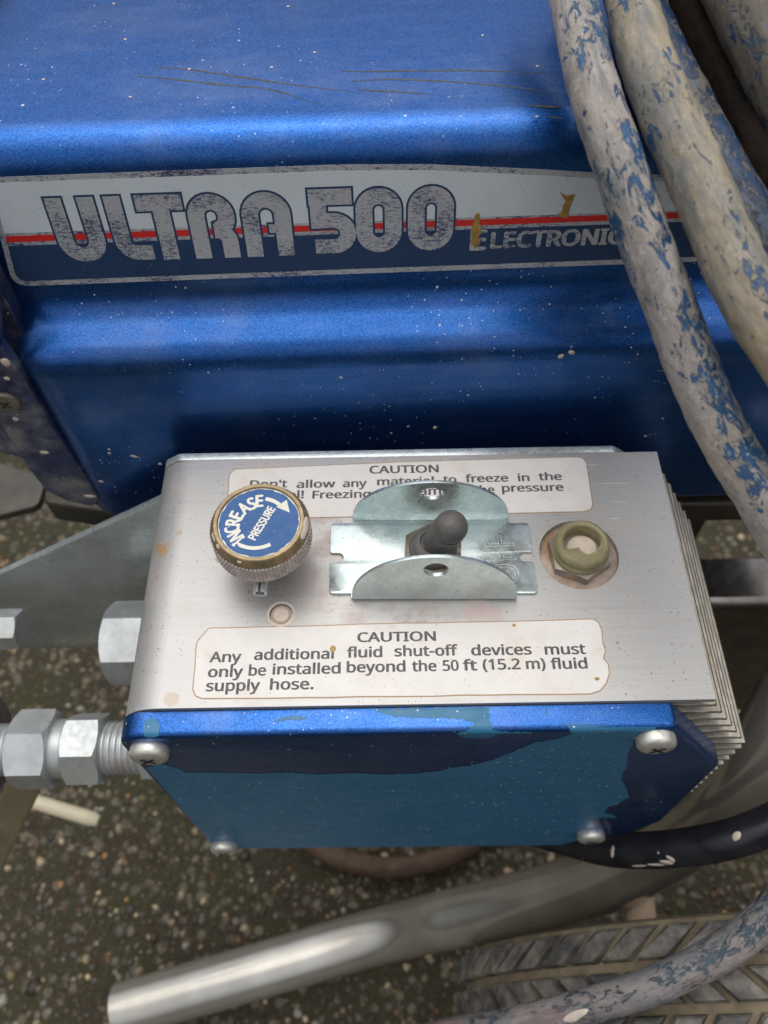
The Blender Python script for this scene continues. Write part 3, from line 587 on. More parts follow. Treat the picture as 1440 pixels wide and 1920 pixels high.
# scuffs and drops of paint
TOPF = lambda x, y, z: (x, y, 78.5+z)
for P in K['SCUFF']:
    pp = [q.to_2d() for q in smooth_path([(a, b, 0) for a, b in P], 1.2)]; V = []; F = []; n = len(pp)
    for i, q in enumerate(pp):
        d = (pp[min(i+1, n-1)]-pp[max(0, i-1)]).normalized(); t = i/(n-1); w = .42*(math.sin(math.pi*min(1, .08+t*.98))**.7)*(.6+.5*mnoise.noise(Vector((i*.31, P[0][0], 0))))+.05
        for sg in (-1, 1): a = q+Vector((-d.y, d.x))*w*sg; V.append(TOPF(a.x, a.y, .03))
    F = [(2*i+1, 2*i, 2*i+2, 2*i+3) for i in range(n-1)]
    mesh_obj('scuff_mark', V, F, MAT['scuff'], HO, None)
def drop(c, nrm, a, b, rot, parent, mat=None, xax=None):
    d, x, y = frame_of(nrm)
    if xax is not None: x = (Vector(xax)-d*Vector(xax).dot(d)).normalized(); y = d.cross(x)
    V, F = [], []; n = 12
    for rr, h in ((1, 0), (.8, .35), (.45, .55)):
        for i in range(n):
            t = 2*math.pi*i/n; w = 1+.22*mnoise.noise(Vector((math.cos(t), math.sin(t), c[0]))); px, py = a*rr*w*math.cos(t), b*rr*w*math.sin(t)
            px, py = px*math.cos(rot)-py*math.sin(rot), px*math.sin(rot)+py*math.cos(rot)
            V.append(tuple(Vector(c)+x*px+y*py+d*(h*min(a, b)*.5)))
    V.append(tuple(Vector(c)+d*(min(a, b)*.3)))
    for r in range(2): F += [(r*n+i, r*n+(i+1) % n, r*n+n+(i+1) % n, r*n+n+i) for i in range(n)]
    F += [(2*n+i, 2*n+(i+1) % n, 3*n) for i in range(n)]
    return mesh_obj('paint_drop', V, F, mat or MAT['drip'], parent, 60)
for c in K['DROPS']: drop(c, (0, 0, 1), .38, .34, 0, HO)
ln = (0, -.47, .88)
drop(K['LDROP'][0], ln, 1.1, 2.1, .25, HO); 
for c, a, b in zip(K['FDROP'], (1.0, .7, .6, 1.3, .45, .45, .9, .6, .5, .5), (.7, .9, .7, .5, .4, .5, .5, .6, .4, .4)): drop(c, (0, -1, 0), a, b, .5, HO)
# end plate with its screw, left of the shell
def hl(x, z): # world x,z on the end plate's plane -> housing local x
    return (x*math.cos(.022)+2*math.sin(.022), z)
EP = fillet([hl(x-.4, z) for x, z in K['ENDP']], 2.5, 4)
V, F = slab([EP], 0, 3.5, lambda x, y, z: (x, 4.2-z, y), .7); EPO = mesh_obj('end_plate', V, F, MAT['navy_steel'], HO, 30)
V, F = slab([fillet([(-62, -14), (-29.4, -34), (-29.6, 70), (-62, 70)], 2)], 0, 6, lambda x, y, z: (x, 15-z, y), .5); mesh_obj('end_bell', V, F, MAT['navy_steel'], HO, 30)
def panhead(c, axis, r, h, parent, mat, n=36, name='screw'):
    mb = MB(); V, F = lathe([(r*.97, 0), (r, h*.15), (r, h*.62), (r*.95, h*.80), (r*.82, h*.95), (r*.5, h*1.04), (0, h*1.07)], n, c, axis); mb.add(V, F)
    d, x, y = frame_of(axis); C0 = Vector(c)+d*(h*1.09)
    for sgn in (0, 1):
        u, w = (x+y, y-x) if sgn else (y-x, -(x+y)); u = u.normalized(); w = w.normalized()
        a, b = r*.46, r*.085; Q = [C0+d*(.012*sgn)+u*s1*a+w*s2*b for s1, s2 in ((-1, -1), (1, -1), (1, 1), (-1, 1))]
        if (Q[1]-Q[0]).cross(Q[2]-Q[0]).dot(d) < 0: Q = Q[::-1]
        mb.add([tuple(q) for q in Q], [(0, 1, 2, 3)], 1)
    return mb.build(name, [mat, MAT['dark']], parent, 40)
ex, ey, ez = K['ENDS']
panhead((ex*1.0, .6, ez), (0, -1, 0), 3.6, 1.6, EPO, MAT['rust'])
for x, z, a, b in ((-36.5, -8, 1.5, .8), (-30.5, -31.5, 1.9, .8), (-33, 30, 1.2, 1.6), (-35, 24, .8, .7), (-39, 7.5, .8, .9)): drop((x, .65, z), (0, -1, 0), a, b, .2, EPO)

# ================================================================== CONTROL BOX (origin at its front left top corner)
CB = empty('control_box', 'silver aluminium control box with pressure knob, toggle switch and teal-painted blue front cover', 'control box')
SOCK = (113.7, 39.4); PIN = (37.5, 23.8)
def top_plate():
    V, F = slab([[(10, 0), (140, 0), (140, 72), (10, 72)], circ(*SOCK, 10.2, 64), circ(*PIN, 2.9, 32)], -1.8, 0, XY)
    mb = MB().add(V, F); n = 18
    prof = [(10, 0)]+[(10-10*math.sin(a), -10+10*math.cos(a)) for a in [math.pi/2*k/n for k in range(1, n+1)]]+[(0, -127)]
    pin_ = [(10, -1.8)]+[(10-8.2*math.sin(a), -10+8.2*math.cos(a)) for a in [math.pi/2*k/n for k in range(1, n+1)]]+[(1.8, -127)]
    V = []; F = []
    for P in (prof, pin_):
        for x, z in P: V += [(x, 0, z), (x, 72, z)]
    q = len(prof)
    for i in range(q-1):
        F.append((2*i, 2*i+1, 2*i+3, 2*i+2)); o = 2*q; F.append((o+2*i, o+2*i+2, o+2*i+3, o+2*i+1))
        F.append((2*i, 2*i+2, o+2*i+2, o+2*i)); F.append((2*i+1, o+2*i+1, o+2*i+3, 2*i+3))
    mb.add(V, F); o = mb.build('top_plate', MAT['alu'], CB, None)
    bm = bmesh.new(); bm.from_mesh(o.data); bmesh.ops.remove_doubles(bm, verts=bm.verts, dist=1e-6); bmesh.ops.recalc_face_normals(bm, faces=bm.faces); bm.to_mesh(o.data); bm.free()
    o.data.shade_smooth(); o.data.set_sharp_from_angle(angle=math.radians(30))
top_plate()
V, F = box(8.5, 123.5, .4, 71.4, -128, -2.6); mesh_obj('box_body', V, F, MAT['fin'], CB, 30)
V, F = lathe([(0, -1.75), (10.15, -1.75)], 48, (*SOCK, 0)); mesh_obj('recess_floor', V, [f[::-1] for f in F], MAT['recess'], CB, 30)
MAT['fin_tip'] = simple('dark_fin_tip', (.15, .125, .095), .6, .3, .3, 300)  # darker colour along each fin tip, sets neighbouring fins apart
# cooling fins, each its own plate
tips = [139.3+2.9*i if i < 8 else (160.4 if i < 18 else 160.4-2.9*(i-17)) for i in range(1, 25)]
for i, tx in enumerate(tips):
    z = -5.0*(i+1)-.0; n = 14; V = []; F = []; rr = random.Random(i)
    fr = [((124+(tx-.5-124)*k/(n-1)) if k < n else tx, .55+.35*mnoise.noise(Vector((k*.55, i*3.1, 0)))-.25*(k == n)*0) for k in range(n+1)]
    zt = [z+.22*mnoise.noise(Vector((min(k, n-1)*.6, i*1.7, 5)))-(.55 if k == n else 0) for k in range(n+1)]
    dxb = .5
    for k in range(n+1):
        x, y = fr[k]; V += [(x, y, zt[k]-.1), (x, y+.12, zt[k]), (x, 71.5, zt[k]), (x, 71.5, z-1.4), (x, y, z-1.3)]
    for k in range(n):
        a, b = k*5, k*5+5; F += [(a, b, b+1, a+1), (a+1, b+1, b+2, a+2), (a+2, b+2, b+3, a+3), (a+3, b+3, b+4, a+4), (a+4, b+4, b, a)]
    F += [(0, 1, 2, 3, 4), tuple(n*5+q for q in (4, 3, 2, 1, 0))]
    mesh_obj('cooling_fin', V, F, None, CB, 25, [MAT['fin'], MAT['fin_tip']], [0]*(5*(n-1))+[1]*5+[0, 1])
# front cover
CPROF = ccw(fillet([(0, -1.5), (130, -1.3), (150.3, -33), (151.5, -95), (145.5, -114), (124, -130.5), (0, -127.5)], [7, 2.5, 5, 5, 5, 5, 3], 6))
COVB = 1.6; CYF = -6.3
V, F = slab([CPROF], .25, -CYF, lambda x, y, z: (x, -z, y), COVB, 5); CV = mesh_obj('front_cover', V, F, MAT['blue'], CB, 40)
INNER = inset(CPROF, COVB+.1)
def inside(P, x, y):
    c = False; j = len(P)-1
    for i in range(len(P)):
        if (P[i][1] > y) != (P[j][1] > y) and x < (P[j][0]-P[i][0])*(y-P[i][1])/(P[j][1]-P[i][1])+P[i][0]: c = not c
        j = i
    return c
def clampin(x, z):
    if inside(INNER, x, z): return (x, z)
    best = None
    for i in range(len(INNER)):
        a, b = Vector(INNER[i]), Vector(INNER[(i+1) % len(INNER)]); d = b-a
        if d.length < 1e-9: continue
        t = max(0, min(1, (Vector((x, z))-a).dot(d)/d.dot(d))); q = a+d*t; L = (q-Vector((x, z))).length
        if best is None or L < best[0]: best = (L, q)
    return tuple(best[1])
ZT = -1.4; ARC = math.pi/2*COVB
def dev(x, t, z):
    """film on the cover: t<0 down the face, then over the rounded edge, then back along the top flange"""
    if t <= 0: return (x, CYF-z, ZT-COVB+t)
    if t < ARC: a = t/COVB; return (x, CYF+COVB-(COVB+z)*math.cos(a), ZT-COVB+(COVB+z)*math.sin(a))
    return (x, CYF+COVB+(t-ARC), ZT+z)
def film(loop, seed, amp=.3, step=.9, z=.055):
    L = ccw(jag(loop, amp, step, seed)); bm = bmesh.new(); vs = [bm.verts.new((a, b, 0)) for a, b in L]
    for t in tessellate_polygon([[Vector((a, b, 0)) for a, b in L]]):
        try: bm.faces.new([vs[i] for i in t])
        except ValueError: pass
    for k in range(9):
        bmesh.ops.bisect_plane(bm, geom=bm.verts[:]+bm.edges[:]+bm.faces[:], plane_co=(0, ARC*k/8, 0), plane_no=(0, 1, 0))
    bm.normal_update()
    for f in bm.faces:
        if f.normal.z < 0: f.normal_flip()
    bm.verts.index_update(); V = [dev(v.co.x, v.co.y, z) for v in bm.verts]; F = [tuple(v.index for v in f.verts) for f in bm.faces]; bm.free()
    o = mesh_obj('paint_patch', V, F, MAT['teal'], CV, 60); return o
def teal():
    T0 = ZT-COVB
    P = [(x, z-T0) for x, z in K['TEAL']]
    i0 = max(i for i, q in enumerate(K['TEAL']) if q[0] < 99 and q[1] > -13 and i < 20); 
    pre = P[:i0+1]; j = next(i for i, q in enumerate(K['TEAL']) if q == [122.6, -12.1]); post = P[j:]
    mid = [(103.0, -4.8), (106.4, -1), (105.5, 1.5), (103, 2.5), (100.3, 4.6), (100.6, ARC+4.1), (113, ARC+4.2), (125.8, ARC+4.1), (126, 2.4), (125.4, .8), (122.6, .3), (121.6, -3), (122.2, -6)]
    loop = pre+mid+post
    full = []
    for x, t in loop:
        if t < -1: x, z = clampin(x, t+T0); t = z-T0
        full.append((x, t))
    film(full, 3, .28, 1.)
    film([(60, ARC+4.2), (62.8, 5.2), (67.7, 4.5), (75.2, 4.3), (81.4, 3.9), (83.8, 2.8), (82.4, 1.6), (79.5, .5), (80, -.9), (82, -2.6), (85, -3.3), (88, -2.5), (88.6, -.6), (91.5, .0), (97, -.3), (97, .5), (90, .9), (87.6, 1.4), (87.2, 5.5), (87.6, ARC+4.2)], 5, .25, .8)
    film([(7.0, 4.6), (8.0, 5.4), (9.8, 5.2), (10.8, 3.6), (10.6, 1.2), (8.6, .7), (7.2, 1.2)], 6, .15, .7)
    film([(37, 3.9), (41, 4.6), (43, 4.2), (45, 5.1), (40.5, 5.4), (38, 4.8)], 8, .2, .5); film([(148.6, -66.0), (151.0, -64.6), (151.2, -66.2), (149.4, -67.4)], 9, .1, .6) if False else None
teal()
for x, z in K['SCR']: panhead((min(max(x, 5.6), 131.0), CYF, z-.3), (0, -1, 0), 4.65, 3.3, CV, MAT['nickel'])

# warning labels
def sticker(loop, words_, h, hc_, seed):
    P = ccw(loop); V, F = slab([inset(P, -.28)], .004, .03, XY, 0, bottom=False)
    o = mesh_obj('warning_label', *slab([P], .031, .11, XY, 0, bottom=False), MAT['label'], CB, 30)
    mesh_obj('label_edge', V, F, MAT['glue'], o, 30)
    mb = MB()
    for w, x0, y0, x1, y1 in words_: word(mb, w, XY, x0, y0, x1, y0+(y1-y0), hc_ if w == 'CAUTION' else h, .027, .135)
    mb.build('lettering', MAT['ink'], o, None)
sticker(fillet(jag(K['LAB2'], .12, 6, 4), .8, 3), K['W2'], 2.62, 2.45, 1)
sticker(fillet(K['LAB1'], .8, 3), K['W1'], 2.45, 2.5, 2)
V, F = lathe([(2.75, -1.6), (2.75, -.9), (2.3, -.9), (2.2, -.25), (1.9, .05), (0, .12)], 32, (*PIN, 0)); mesh_obj('recessed_pin', V, F, MAT['cream'], CB, 40)
V, F = slab([circ(*PIN, 3.5, 40), circ(*PIN, 2.92, 40)], .0, .05, XY, 0, bottom=False); mesh_obj('hole_rim', V, F, MAT['cream'], CB, 30)
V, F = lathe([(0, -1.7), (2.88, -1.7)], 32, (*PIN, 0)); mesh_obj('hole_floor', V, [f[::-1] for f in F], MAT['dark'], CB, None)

for x, y, a, b, sd in ((50.6, 14.2, .75, .9, 1), (95.0, 19.6, .5, .4, 2), (113.2, 5.4, .6, .4, 3), (30, 55.5, .45, .35, 5)):
    V, F = slab([jag([(x+a*math.cos(t), y+b*math.sin(t)) for t in [math.pi*k/6 for k in range(12)]], .1, .4, sd)], .145, .19, XY, 0, bottom=False); mesh_obj('gum_spot', V, F, MAT['gum'], CB, 30)
# pressure knob
KC = Vector((33.7, 38.6, 0)); KR = 12.2
def knob():
    mb = MB(); n = 240
    # knurled band: crossing spirals raise small diamonds
    rows = 22; z0, z1 = 11.6, 17.6; V = []; F = []; nt_ = 80
    for j in range(rows+1):
        z = z0+(z1-z0)*j/rows
        for i in range(n):
            th = 2*math.pi*i/n; a = th*nt_/2/math.pi; b = (z-z0)/(2*math.pi*KR/nt_)
            d1 = abs(((a+b) % 1)-.5)*2; d2 = abs(((a-b) % 1)-.5)*2
            r = KR-.42+.42*min(1, 1.5*(1-max(d1, d2)))+(-.25 if j in (0, rows) else 0)
            V.append((KC.x+r*math.cos(th), KC.y+r*math.sin(th), z))
    for j in range(rows): F += [(j*n+i, j*n+(i+1) % n, (j+1)*n+(i+1) % n, (j+1)*n+i) for i in range(n)]
    mb.add(V, F, 1)
    rf = lambda th, r, t: r+(.16*(1 if math.sin(th*nt_) > 0 else -1) if r > 11.75 and t > 17 else 0)
    V, F = lathe([(11.7, 17.55), (11.95, 17.9), (11.1, 19.6), (10.9, 19.95), (10.75, 20.05), (10.0, 20.05), (9.85, 19.9), (9.85, 19.4), (0, 19.4)], n, KC, (0, 0, 1), rf); mb.add(V, F, 0)
    V, F = lathe([(0, 10.6), (6, 10.6), (10.6, 10.6), (11.3, 11.0), (11.75, 11.65)], 96, KC); mb.add(V, F, 0)
    V, F = lathe([(5.2, 0.02), (5.0, 2.2), (4.2, 2.6), (4.2, 10.7)], 40, KC); mb.add(V, F, 0)
    k = mb.build('pressure_knob', [MAT['brass'], MAT['knurl']], CB, 28)
    # slotted roll pin
    px, pz = 33.3, 8.2; V = []; F = []; na = 22
    for y in (33, 25.4):
        for r in (1.7, 1.15):
            for i in range(na+1):
                th = math.radians(100+ (340)*i/na); V.append((px+r*math.cos(th), y, pz+r*math.sin(th)))
    q = na+1
    for i in range(na): F += [(i, i+1, 2*q+i+1, 2*q+i), (q+i+1, q+i, 3*q+i, 3*q+i+1), (2*q+i, 2*q+i+1, 3*q+i+1, 3*q+i), (i+1, i, q+i, q+i+1)]
    F += [(0, 2*q, 3*q, q), (na, q+na, 3*q+na, 2*q+na)]
    o = mesh_obj('roll_pin', V, F, MAT['fitting'], k, 40)
    bm = bmesh.new(); bm.from_mesh(o.data); bmesh.ops.recalc_face_normals(bm, faces=bm.faces); bm.to_mesh(o.data); bm.free()
    R = 9.75; dm = MB(); D = lambda x, y, z: (KC.x+x, KC.y+y, 19.55+z)
    rim = [(R*(1-.008*abs(mnoise.noise(Vector((math.cos(t)*4, math.sin(t)*4, 0))))*2)*math.cos(t), R*(1-.03*max(0, mnoise.noise(Vector((math.cos(t)*5, math.sin(t)*5, 0)))))*math.sin(t)) for t in [2*math.pi*i/120 for i in range(120)]]
    dm.add(*slab([circ(0, 0, R, 96)], -.1, .0, D, 0, bottom=False), 1)
    worn = [((R*.985-.35*max(0, mnoise.noise(Vector((math.cos(t)*6, math.sin(t)*6, 2)))+.1)-.12*abs(mnoise.noise(Vector((math.cos(t)*25, math.sin(t)*25, 0)))))*math.cos(t), (R*.985-.35*max(0, mnoise.noise(Vector((math.cos(t)*6, math.sin(t)*6, 2)))+.1)-.12*abs(mnoise.noise(Vector((math.cos(t)*25, math.sin(t)*25, 0)))))*math.sin(t)) for t in [2*math.pi*i/200 for i in range(200)]]
    dm.add(*slab([worn], .0, .04, D, 0, bottom=False), 0)
    for ch, dx, dy in (('I', -.46, -.53), ('N', -.545, -.385), ('C', -.64, -.2), ('R', -.635, .005), ('E', -.56, .2), ('A', -.40, .42), ('S', -.215, .545), ('E', -.03, .62)):
        c = Vector((dx*R, dy*R)); ang = math.atan2(dy+.03, dx-.02); up = Vector((math.cos(ang), math.sin(ang))); ri = Vector((up.y, -up.x)); h = 3.3; w = {'I': .95, 'A': 2.35, 'N': 2.15}.get(ch, 1.95)
        a = c-up*h/2-ri*w/2; b = c-up*h/2+ri*w/2; word(dm, ch, D, a.x, a.y, b.x, b.y, h, .045, .065, 1)
    ang = math.radians(64); u = Vector((math.cos(ang), math.sin(ang))); nn = Vector((-u.y, u.x)); c = Vector((.075*R, -.03*R)); L = 1.02*R; h = 2.0
    a = c-u*L/2-nn*h/2; b = c+u*L/2-nn*h/2; word(dm, 'PRESSURE', D, a.x, a.y, b.x, b.y, h, .045, .065, 1)
    V, F = ribbon(arc(0, 0, .69*R, 80, 46, 10), .105*R); dm.add([D(x, y, .065) for x, y in V], [f[::-1] if area2([V[i] for i in f]) < 0 else f for f in F], 1)
    tri = ccw([(.65*R, .64*R), (.745*R, .26*R), (.40*R, .43*R)]); dm.add([D(x, y, .069) for x, y in tri], [(0, 1, 2)], 1)
    V, F = ribbon(arc(-.05*R, .0, .74*R, 240, 300, 12), .10*R); dm.add([D(x, y, .065) for x, y in V], [f[::-1] if area2([V[i] for i in f]) < 0 else f for f in F], 1)
    V, F = ribbon([(-.475*R, -.58*R), (-.37*R, -.70*R)], .06*R); dm.add([D(x, y, .069) for x, y in V], [f[::-1] if area2([V[i] for i in f]) < 0 else f for f in F], 1)
    dm.build('dial_label', [MAT['dial'], MAT['white_print']], k, None)
    for a, rr, z, s1, s2 in ((-4, 11.3, 19.1, 1.0, 2.3), (-15, 11.2, 19.15, 1.0, 1.9), (200, 11.2, 19.2, .5, 1.4), (215, 11.2, 19.2, .6, .8), (250, 11.3, 19.0, .4, .6)):
        t = math.radians(a); drop((KC.x+rr*math.cos(t), KC.y+rr*math.sin(t), z+.15), (math.cos(t)*.8, math.sin(t)*.8, .6), s2, s1, 0, k)
    return k
knob()
# toggle guard: stamped plate with two holed flanges
def guard():
    sk = lambda x, y, z: (x+.0, y-(x-75)*.018, z)
    O = []
    O += [(49.4, 28.4), (54.9, 28.4), (54.9, 27.2), (96.2, 27.2), (96.2, 28.4), (101.6, 28.4)]
    notch = lambda x, s: [(x, 39.2-s*1.55)]+[(x-2.0+1.55*math.cos(math.radians(s*a))*(-1)*(1)*0, 0) for a in []]
    O += [(101.6, 37.4), (99.6, 37.4)]+[(99.6-1.5*math.sin(math.radians(a)), 38.9-1.5*math.cos(math.radians(a))) for a in range(20, 180, 20)]+[(99.6, 40.4), (101.6, 40.4)]
    O += [(101.6, 49.2), (96.2, 49.2), (96.2, 50.6), (55.2, 50.6), (55.2, 49.2), (49.4, 49.2)]
    O += [(49.4, 40.2), (51.4, 40.2)]+[(51.4+1.5*math.sin(math.radians(a)), 38.7+1.5*math.cos(math.radians(a))) for a in range(20, 180, 20)]+[(51.4, 37.2), (49.4, 37.2)]
    rad = [0]*len(O)
    for i, q in enumerate(O):
        if q[1] in (28.4, 49.2) and q[0] in (49.4, 101.6): rad[i] = 1.0
        if q[0] in (49.4, 101.6) and q[1] in (37.2, 37.4, 40.2, 40.4): rad[i] = .4
    V, F = slab([fillet(O, rad, 4), circ(75.6, 38.8, 6.2, 40)], .14, 1.0, sk, .15, 2); gp = mesh_obj('toggle_guard', V, F, MAT['zinc'], CB, 30)
    for y, lean, sgn in ((50.7, -.045, 1), (27.1, .085, -1)):
        half = 20.55; P = [(75.7+half*math.cos(math.radians(a)), 1.+18.2*math.sin(math.radians(a))**.95) for a in range(0, 181, 5)]
        V, F = slab([P, circ(75.7, 14.0, 3.0, 36, 2.7)], -.45, .45, lambda x, h, t, y=y, lean=lean: (x, y-(x-75)*.018+lean*h+t, h), .12, 2)
        o = mesh_obj('guard_flange', V, F, MAT['zinc'], gp, 30)
    # stamped ON / OFF in outline
    def wire(s, x0, y0, x1, y1, h):
        c = bpy.data.curves.new('w', 'FONT'); c.body = s; c.fill_mode = 'NONE'; c.bevel_depth = .007; c.bevel_resolution = 0; c.resolution_u = 4
        if FONT: c.font = FONT
        o = bpy.data.objects.new('w', c); COL.objects.link(o); me = bpy.data.meshes.new_from_object(o.evaluated_get(bpy.context.evaluated_depsgraph_get()))
        V = [tuple(v.co) for v in me.vertices]; F = [tuple(p_.vertices) for p_ in me.polygons]; bpy.data.objects.remove(o); bpy.data.meshes.remove(me); bpy.data.curves.remove(c)
        xs = [v[0] for v in V]; a, b = min(xs), max(xs); d = Vector((x1-x0, y1-y0)); L = d.length; d.normalize(); n = Vector((-d.y, d.x))
        return [tuple(list(Vector((x0, y0))+d*((v[0]-a)/(b-a)*L)+n*(v[1]/CAPH*h))+[1.0+v[2]*1.6]) for v in V], F
    for w_ in (('ON', 64.3, 33.4, 64.1, 44.6, 7.4), ('OFF', 97.4, 31.0, 97.0, 45.2, 7.4)): mb = MB(); mb.add(*wire(*w_)); mb.build('stamped_lettering', MAT['stamp'], gp, None)
MAT['stamp'] = simple('stamped_line', (.46, .51, .49), .4, .8, .2, 400)
guard()
def toggle():
    mb = MB(); C = Vector((75.8, 39.0, 0))
    mb.add(*hexnut(C+Vector((0, 0, 1.02)), (0, 0, 1), 14.2, 3.6, (math.cos(.45), math.sin(.45), 0), False, True), 1)
    V, F = lathe([(5.9, 4.4), (6.1, 5.2), (5.7, 6.0), (5.2, 6.3), (5.35, 6.9), (5.0, 7.5), (4.2, 8.0), (3.4, 8.3)], 40, C); mb.add(V, F, 0)
    o = mb.build('toggle_switch', [MAT['rubber'], MAT['rust']], CB, 32)
    P = [(75.9, 39.0, 6.0), (77.0, 38.4, 10.5), (78.6, 37.4, 15.5), (79.8, 36.4, 20.0)]; pts = smooth_path(P, .6)
    sweep('switch_lever', [tuple(q) for q in pts[:-4]], lambda t: 3.75 if t < .15 else (3.35+.75*min(1, max(0, (t-.2))/.6)), MAT['rubber'], o, 32, .6, .06, .3, True)
    tip = Vector(P[-1]); V, F = lathe([(4.1*math.cos(a), 4.1*math.sin(a)) for a in [math.radians(q) for q in (-20, -5, 10, 25, 40, 55, 70, 80)]]+[(0, 4.1)], 32, tip-Vector((.35, -.3, 1.2)), (pts[-1]-pts[-6]))
    mesh_obj('lever_cap', V, F, MAT['rubber'], o, 60)
toggle()
def socket():
    C = Vector((SOCK[0], SOCK[1]+.2, 0)); mb = MB()
    mb.add(*hexnut(C+Vector((0, 0, -1.74)), (0, 0, 1), 14.4, 3.3, (.10, -1, 0), False, True), 0)
    nut = mb.build('socket_nut', [MAT['rust2']], CB, 30)
    n = 96; key = [(-180, 4.9), (-158, 4.3), (-152, 3.0), (-140, 1.3), (-126, 1.5), (-115, 1.9), (-95, 2.5), (-72, 3.3), (-50, 3.5), (-20, 4.0), (5, 4.7), (30, 4.9), (180, 4.9)]
    ri = lambda d: float(np.interp(((d+180) % 360)-180, [k[0] for k in key], [k[1] for k in key]))
    rows = []
    V = []; F = []
    for i in range(n):
        d = 360*i/n; t = math.radians(d); w = .12*mnoise.noise(Vector((math.cos(t)*3, math.sin(t)*3, 0))); q = ri(d)+.08*mnoise.noise(Vector((math.cos(t)*14, math.sin(t)*14, 3)))
        mem = (4.95-q)/3.6  # how much torn dome is left here
        prof = [(7.15, 1.55), (7.2+w, 2.6), (6.75+w, 3.2), (6.95+w, 4.0), (6.9+w, 5.1), (6.5+w, 5.9), (5.85, 6.25), (5.2, 6.05), (min(4.95, q+.9+mem), 5.75-.1*mem), (q+.12, 5.5-.5*mem), (q, 5.2-.55*mem), (q+.25, 4.8-.5*mem), (5.0, 4.2), (4.95, 1.2), (4.9, .4)]
        for r, z in prof: V.append((C.x+r*math.cos(t), C.y+r*math.sin(t), z))
        m_ = len(prof)
    for i in range(n):
        j = (i+1) % n; F += [(i*m_+k, j*m_+k, j*m_+k+1, i*m_+k+1) for k in range(m_-1)]
    mesh_obj('torn_boot', V, F, MAT['olive'], CB, 40)
    V, F = lathe([(4.0, .5), (4.0, 2.3), (3.6, 2.7), (0, 2.8)], 32, C+Vector((.4, .1, 0))); mesh_obj('plunger', V, F, MAT['cream'], CB, 30)
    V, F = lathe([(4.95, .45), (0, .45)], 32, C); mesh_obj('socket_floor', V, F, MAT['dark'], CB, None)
MAT['rust2'] = simple('stained_hex_nut', (.42, .36, .30), .45, .5, .25, 260, None, .05, ((.28, .20, .16), .7))
socket()
# hex plug on the left wall of the box
RXU = Vector((0, .839, .544)); RXT = Vector((0, -.544, .839))
def corner(a): a = math.radians(a); return RXU*math.cos(a)+RXT*math.sin(a)
V, F = hexnut((-28.6, 47.9, -68.3), (1, 0, 0), 24, 26.1, corner(-12), True, False); mesh_obj('hex_plug', V, F, MAT['fitting'], CB, 25)
V, F = lathe([(9, -4), (9, 1.5)], 32, (0, 47.6, -68.4), (1, 0, 0)); mesh_obj('plug_neck', V, F, MAT['fitting'], CB, 30)

# ================================================================== MOUNTING BRACKET behind the box
BK = empty('mounting_bracket', 'dull grey galvanised mounting plate with sloping top edge, behind the control box', 'bracket', (0, 77, -128))
def loc(V, o): return [(x-o[0], y-o[1], z-o[2]) for x, y, z in V]
BO = (0, 77, -128)
P = [(-150, -116)]+[(-103.2, -86.2), (-71., -65.1), (-6.6, -22.4), (-.4, -18), (-.2, -9), (1.6, -3.4), (6, -.5), (128.5, -.5), (132.5, -3.8), (133, -30), (133, -127), (-150, -127)]
V, F = slab([fillet(P, [0, 0, 0, 2, 2, 3, 2, 3, 3, 2, 2, 0, 0], 4)], 0, 2.3, lambda x, y, z: (x, 74.7-z, y), .25, 2)
mesh_obj('plate', loc(V, BO), F, MAT['bracket'], BK, 30)
V, F = slab([[(1.2, 71.6), (1.2, 72.3), (132, 72.3), (132, 71.6)]], -60, -9, XY); mesh_obj('spacer', loc(V, BO), F, MAT['brown_steel'], BK, 30)
V, F = hexnut((-82, 52.5, -66.2), (1, 0, 0), 11.7, 23.5, corner(48), False, True); mesh_obj('hex_bolt', loc(V, BO), F, MAT['fitting'], BK, 25)
V, F = lathe([(3.6, -42), (3.6, 1)], 24, (-82, 52.5, -66.2), (1, 0, 0)); mesh_obj('bolt_shank', loc(V, BO), F, MAT['fitting'], BK, 30)

# ================================================================== HOSE COUPLING left of the box
HCO = empty('hose_coupling', 'zinc plated threaded pipe coupling with hexagonal nuts, screwed into the left side of the box', 'coupling', (-40, 13.4, -71.3))
CO = (-40, 13.4, -71.3)
def cpl(name, V, F, mat=None, ang=25): return mesh_obj(name, loc(V, CO), F, mat or MAT['fitting'], HCO, ang)
def thread(x0, x1, r, pitch):
    prof = [(0, 0), (r-.5, 0)]; k = 0; t = 0.
    while t+pitch <= x1-x0: prof += [(r-.45, t+.05*pitch), (r, t+.35*pitch), (r, t+.6*pitch), (r-.45, t+.95*pitch)]; t += pitch
    return lathe(prof+[(r-.5, x1-x0), (0, x1-x0)], 48, (x0, 13.4, -71.3), (1, 0, 0))
AX = lambda x: (x, 13.4, -71.3)
cpl('threaded_pipe', *thread(-74, -50, 8.0, 1.8)); cpl('threaded_pipe', *thread(-27, 2, 8.2, 1.9))
cpl('hex_nut', *hexnut(AX(-53.0), (1, 0, 0), 21.3, 12.4, corner(53.3), True, True)); cpl('hex_nut', *hexnut(AX(-36.4), (1, 0, 0), 19.6, 11.2, corner(27), True, True))
cpl('collar', *lathe([(0, 0), (8.2, 0), (8.9, .8), (9.1, 2), (9.1, 6.2), (8.7, 7), (0, 7)], 48, AX(-43.3), (1, 0, 0)))
cpl('hex_nut', *hexnut(AX(-13.0), (1, 0, 0), 17.2, 12, corner(27), True, True))
V, F = lathe([(0, -40), (17, -40), (17.6, -39), (17.6, -2.2), (16.6, -.4), (14.5, 0), (0, 0)], 56, AX(-61.5), (1, 0, 0)); cpl('pump_flange', V, F, MAT['flange'], 30)

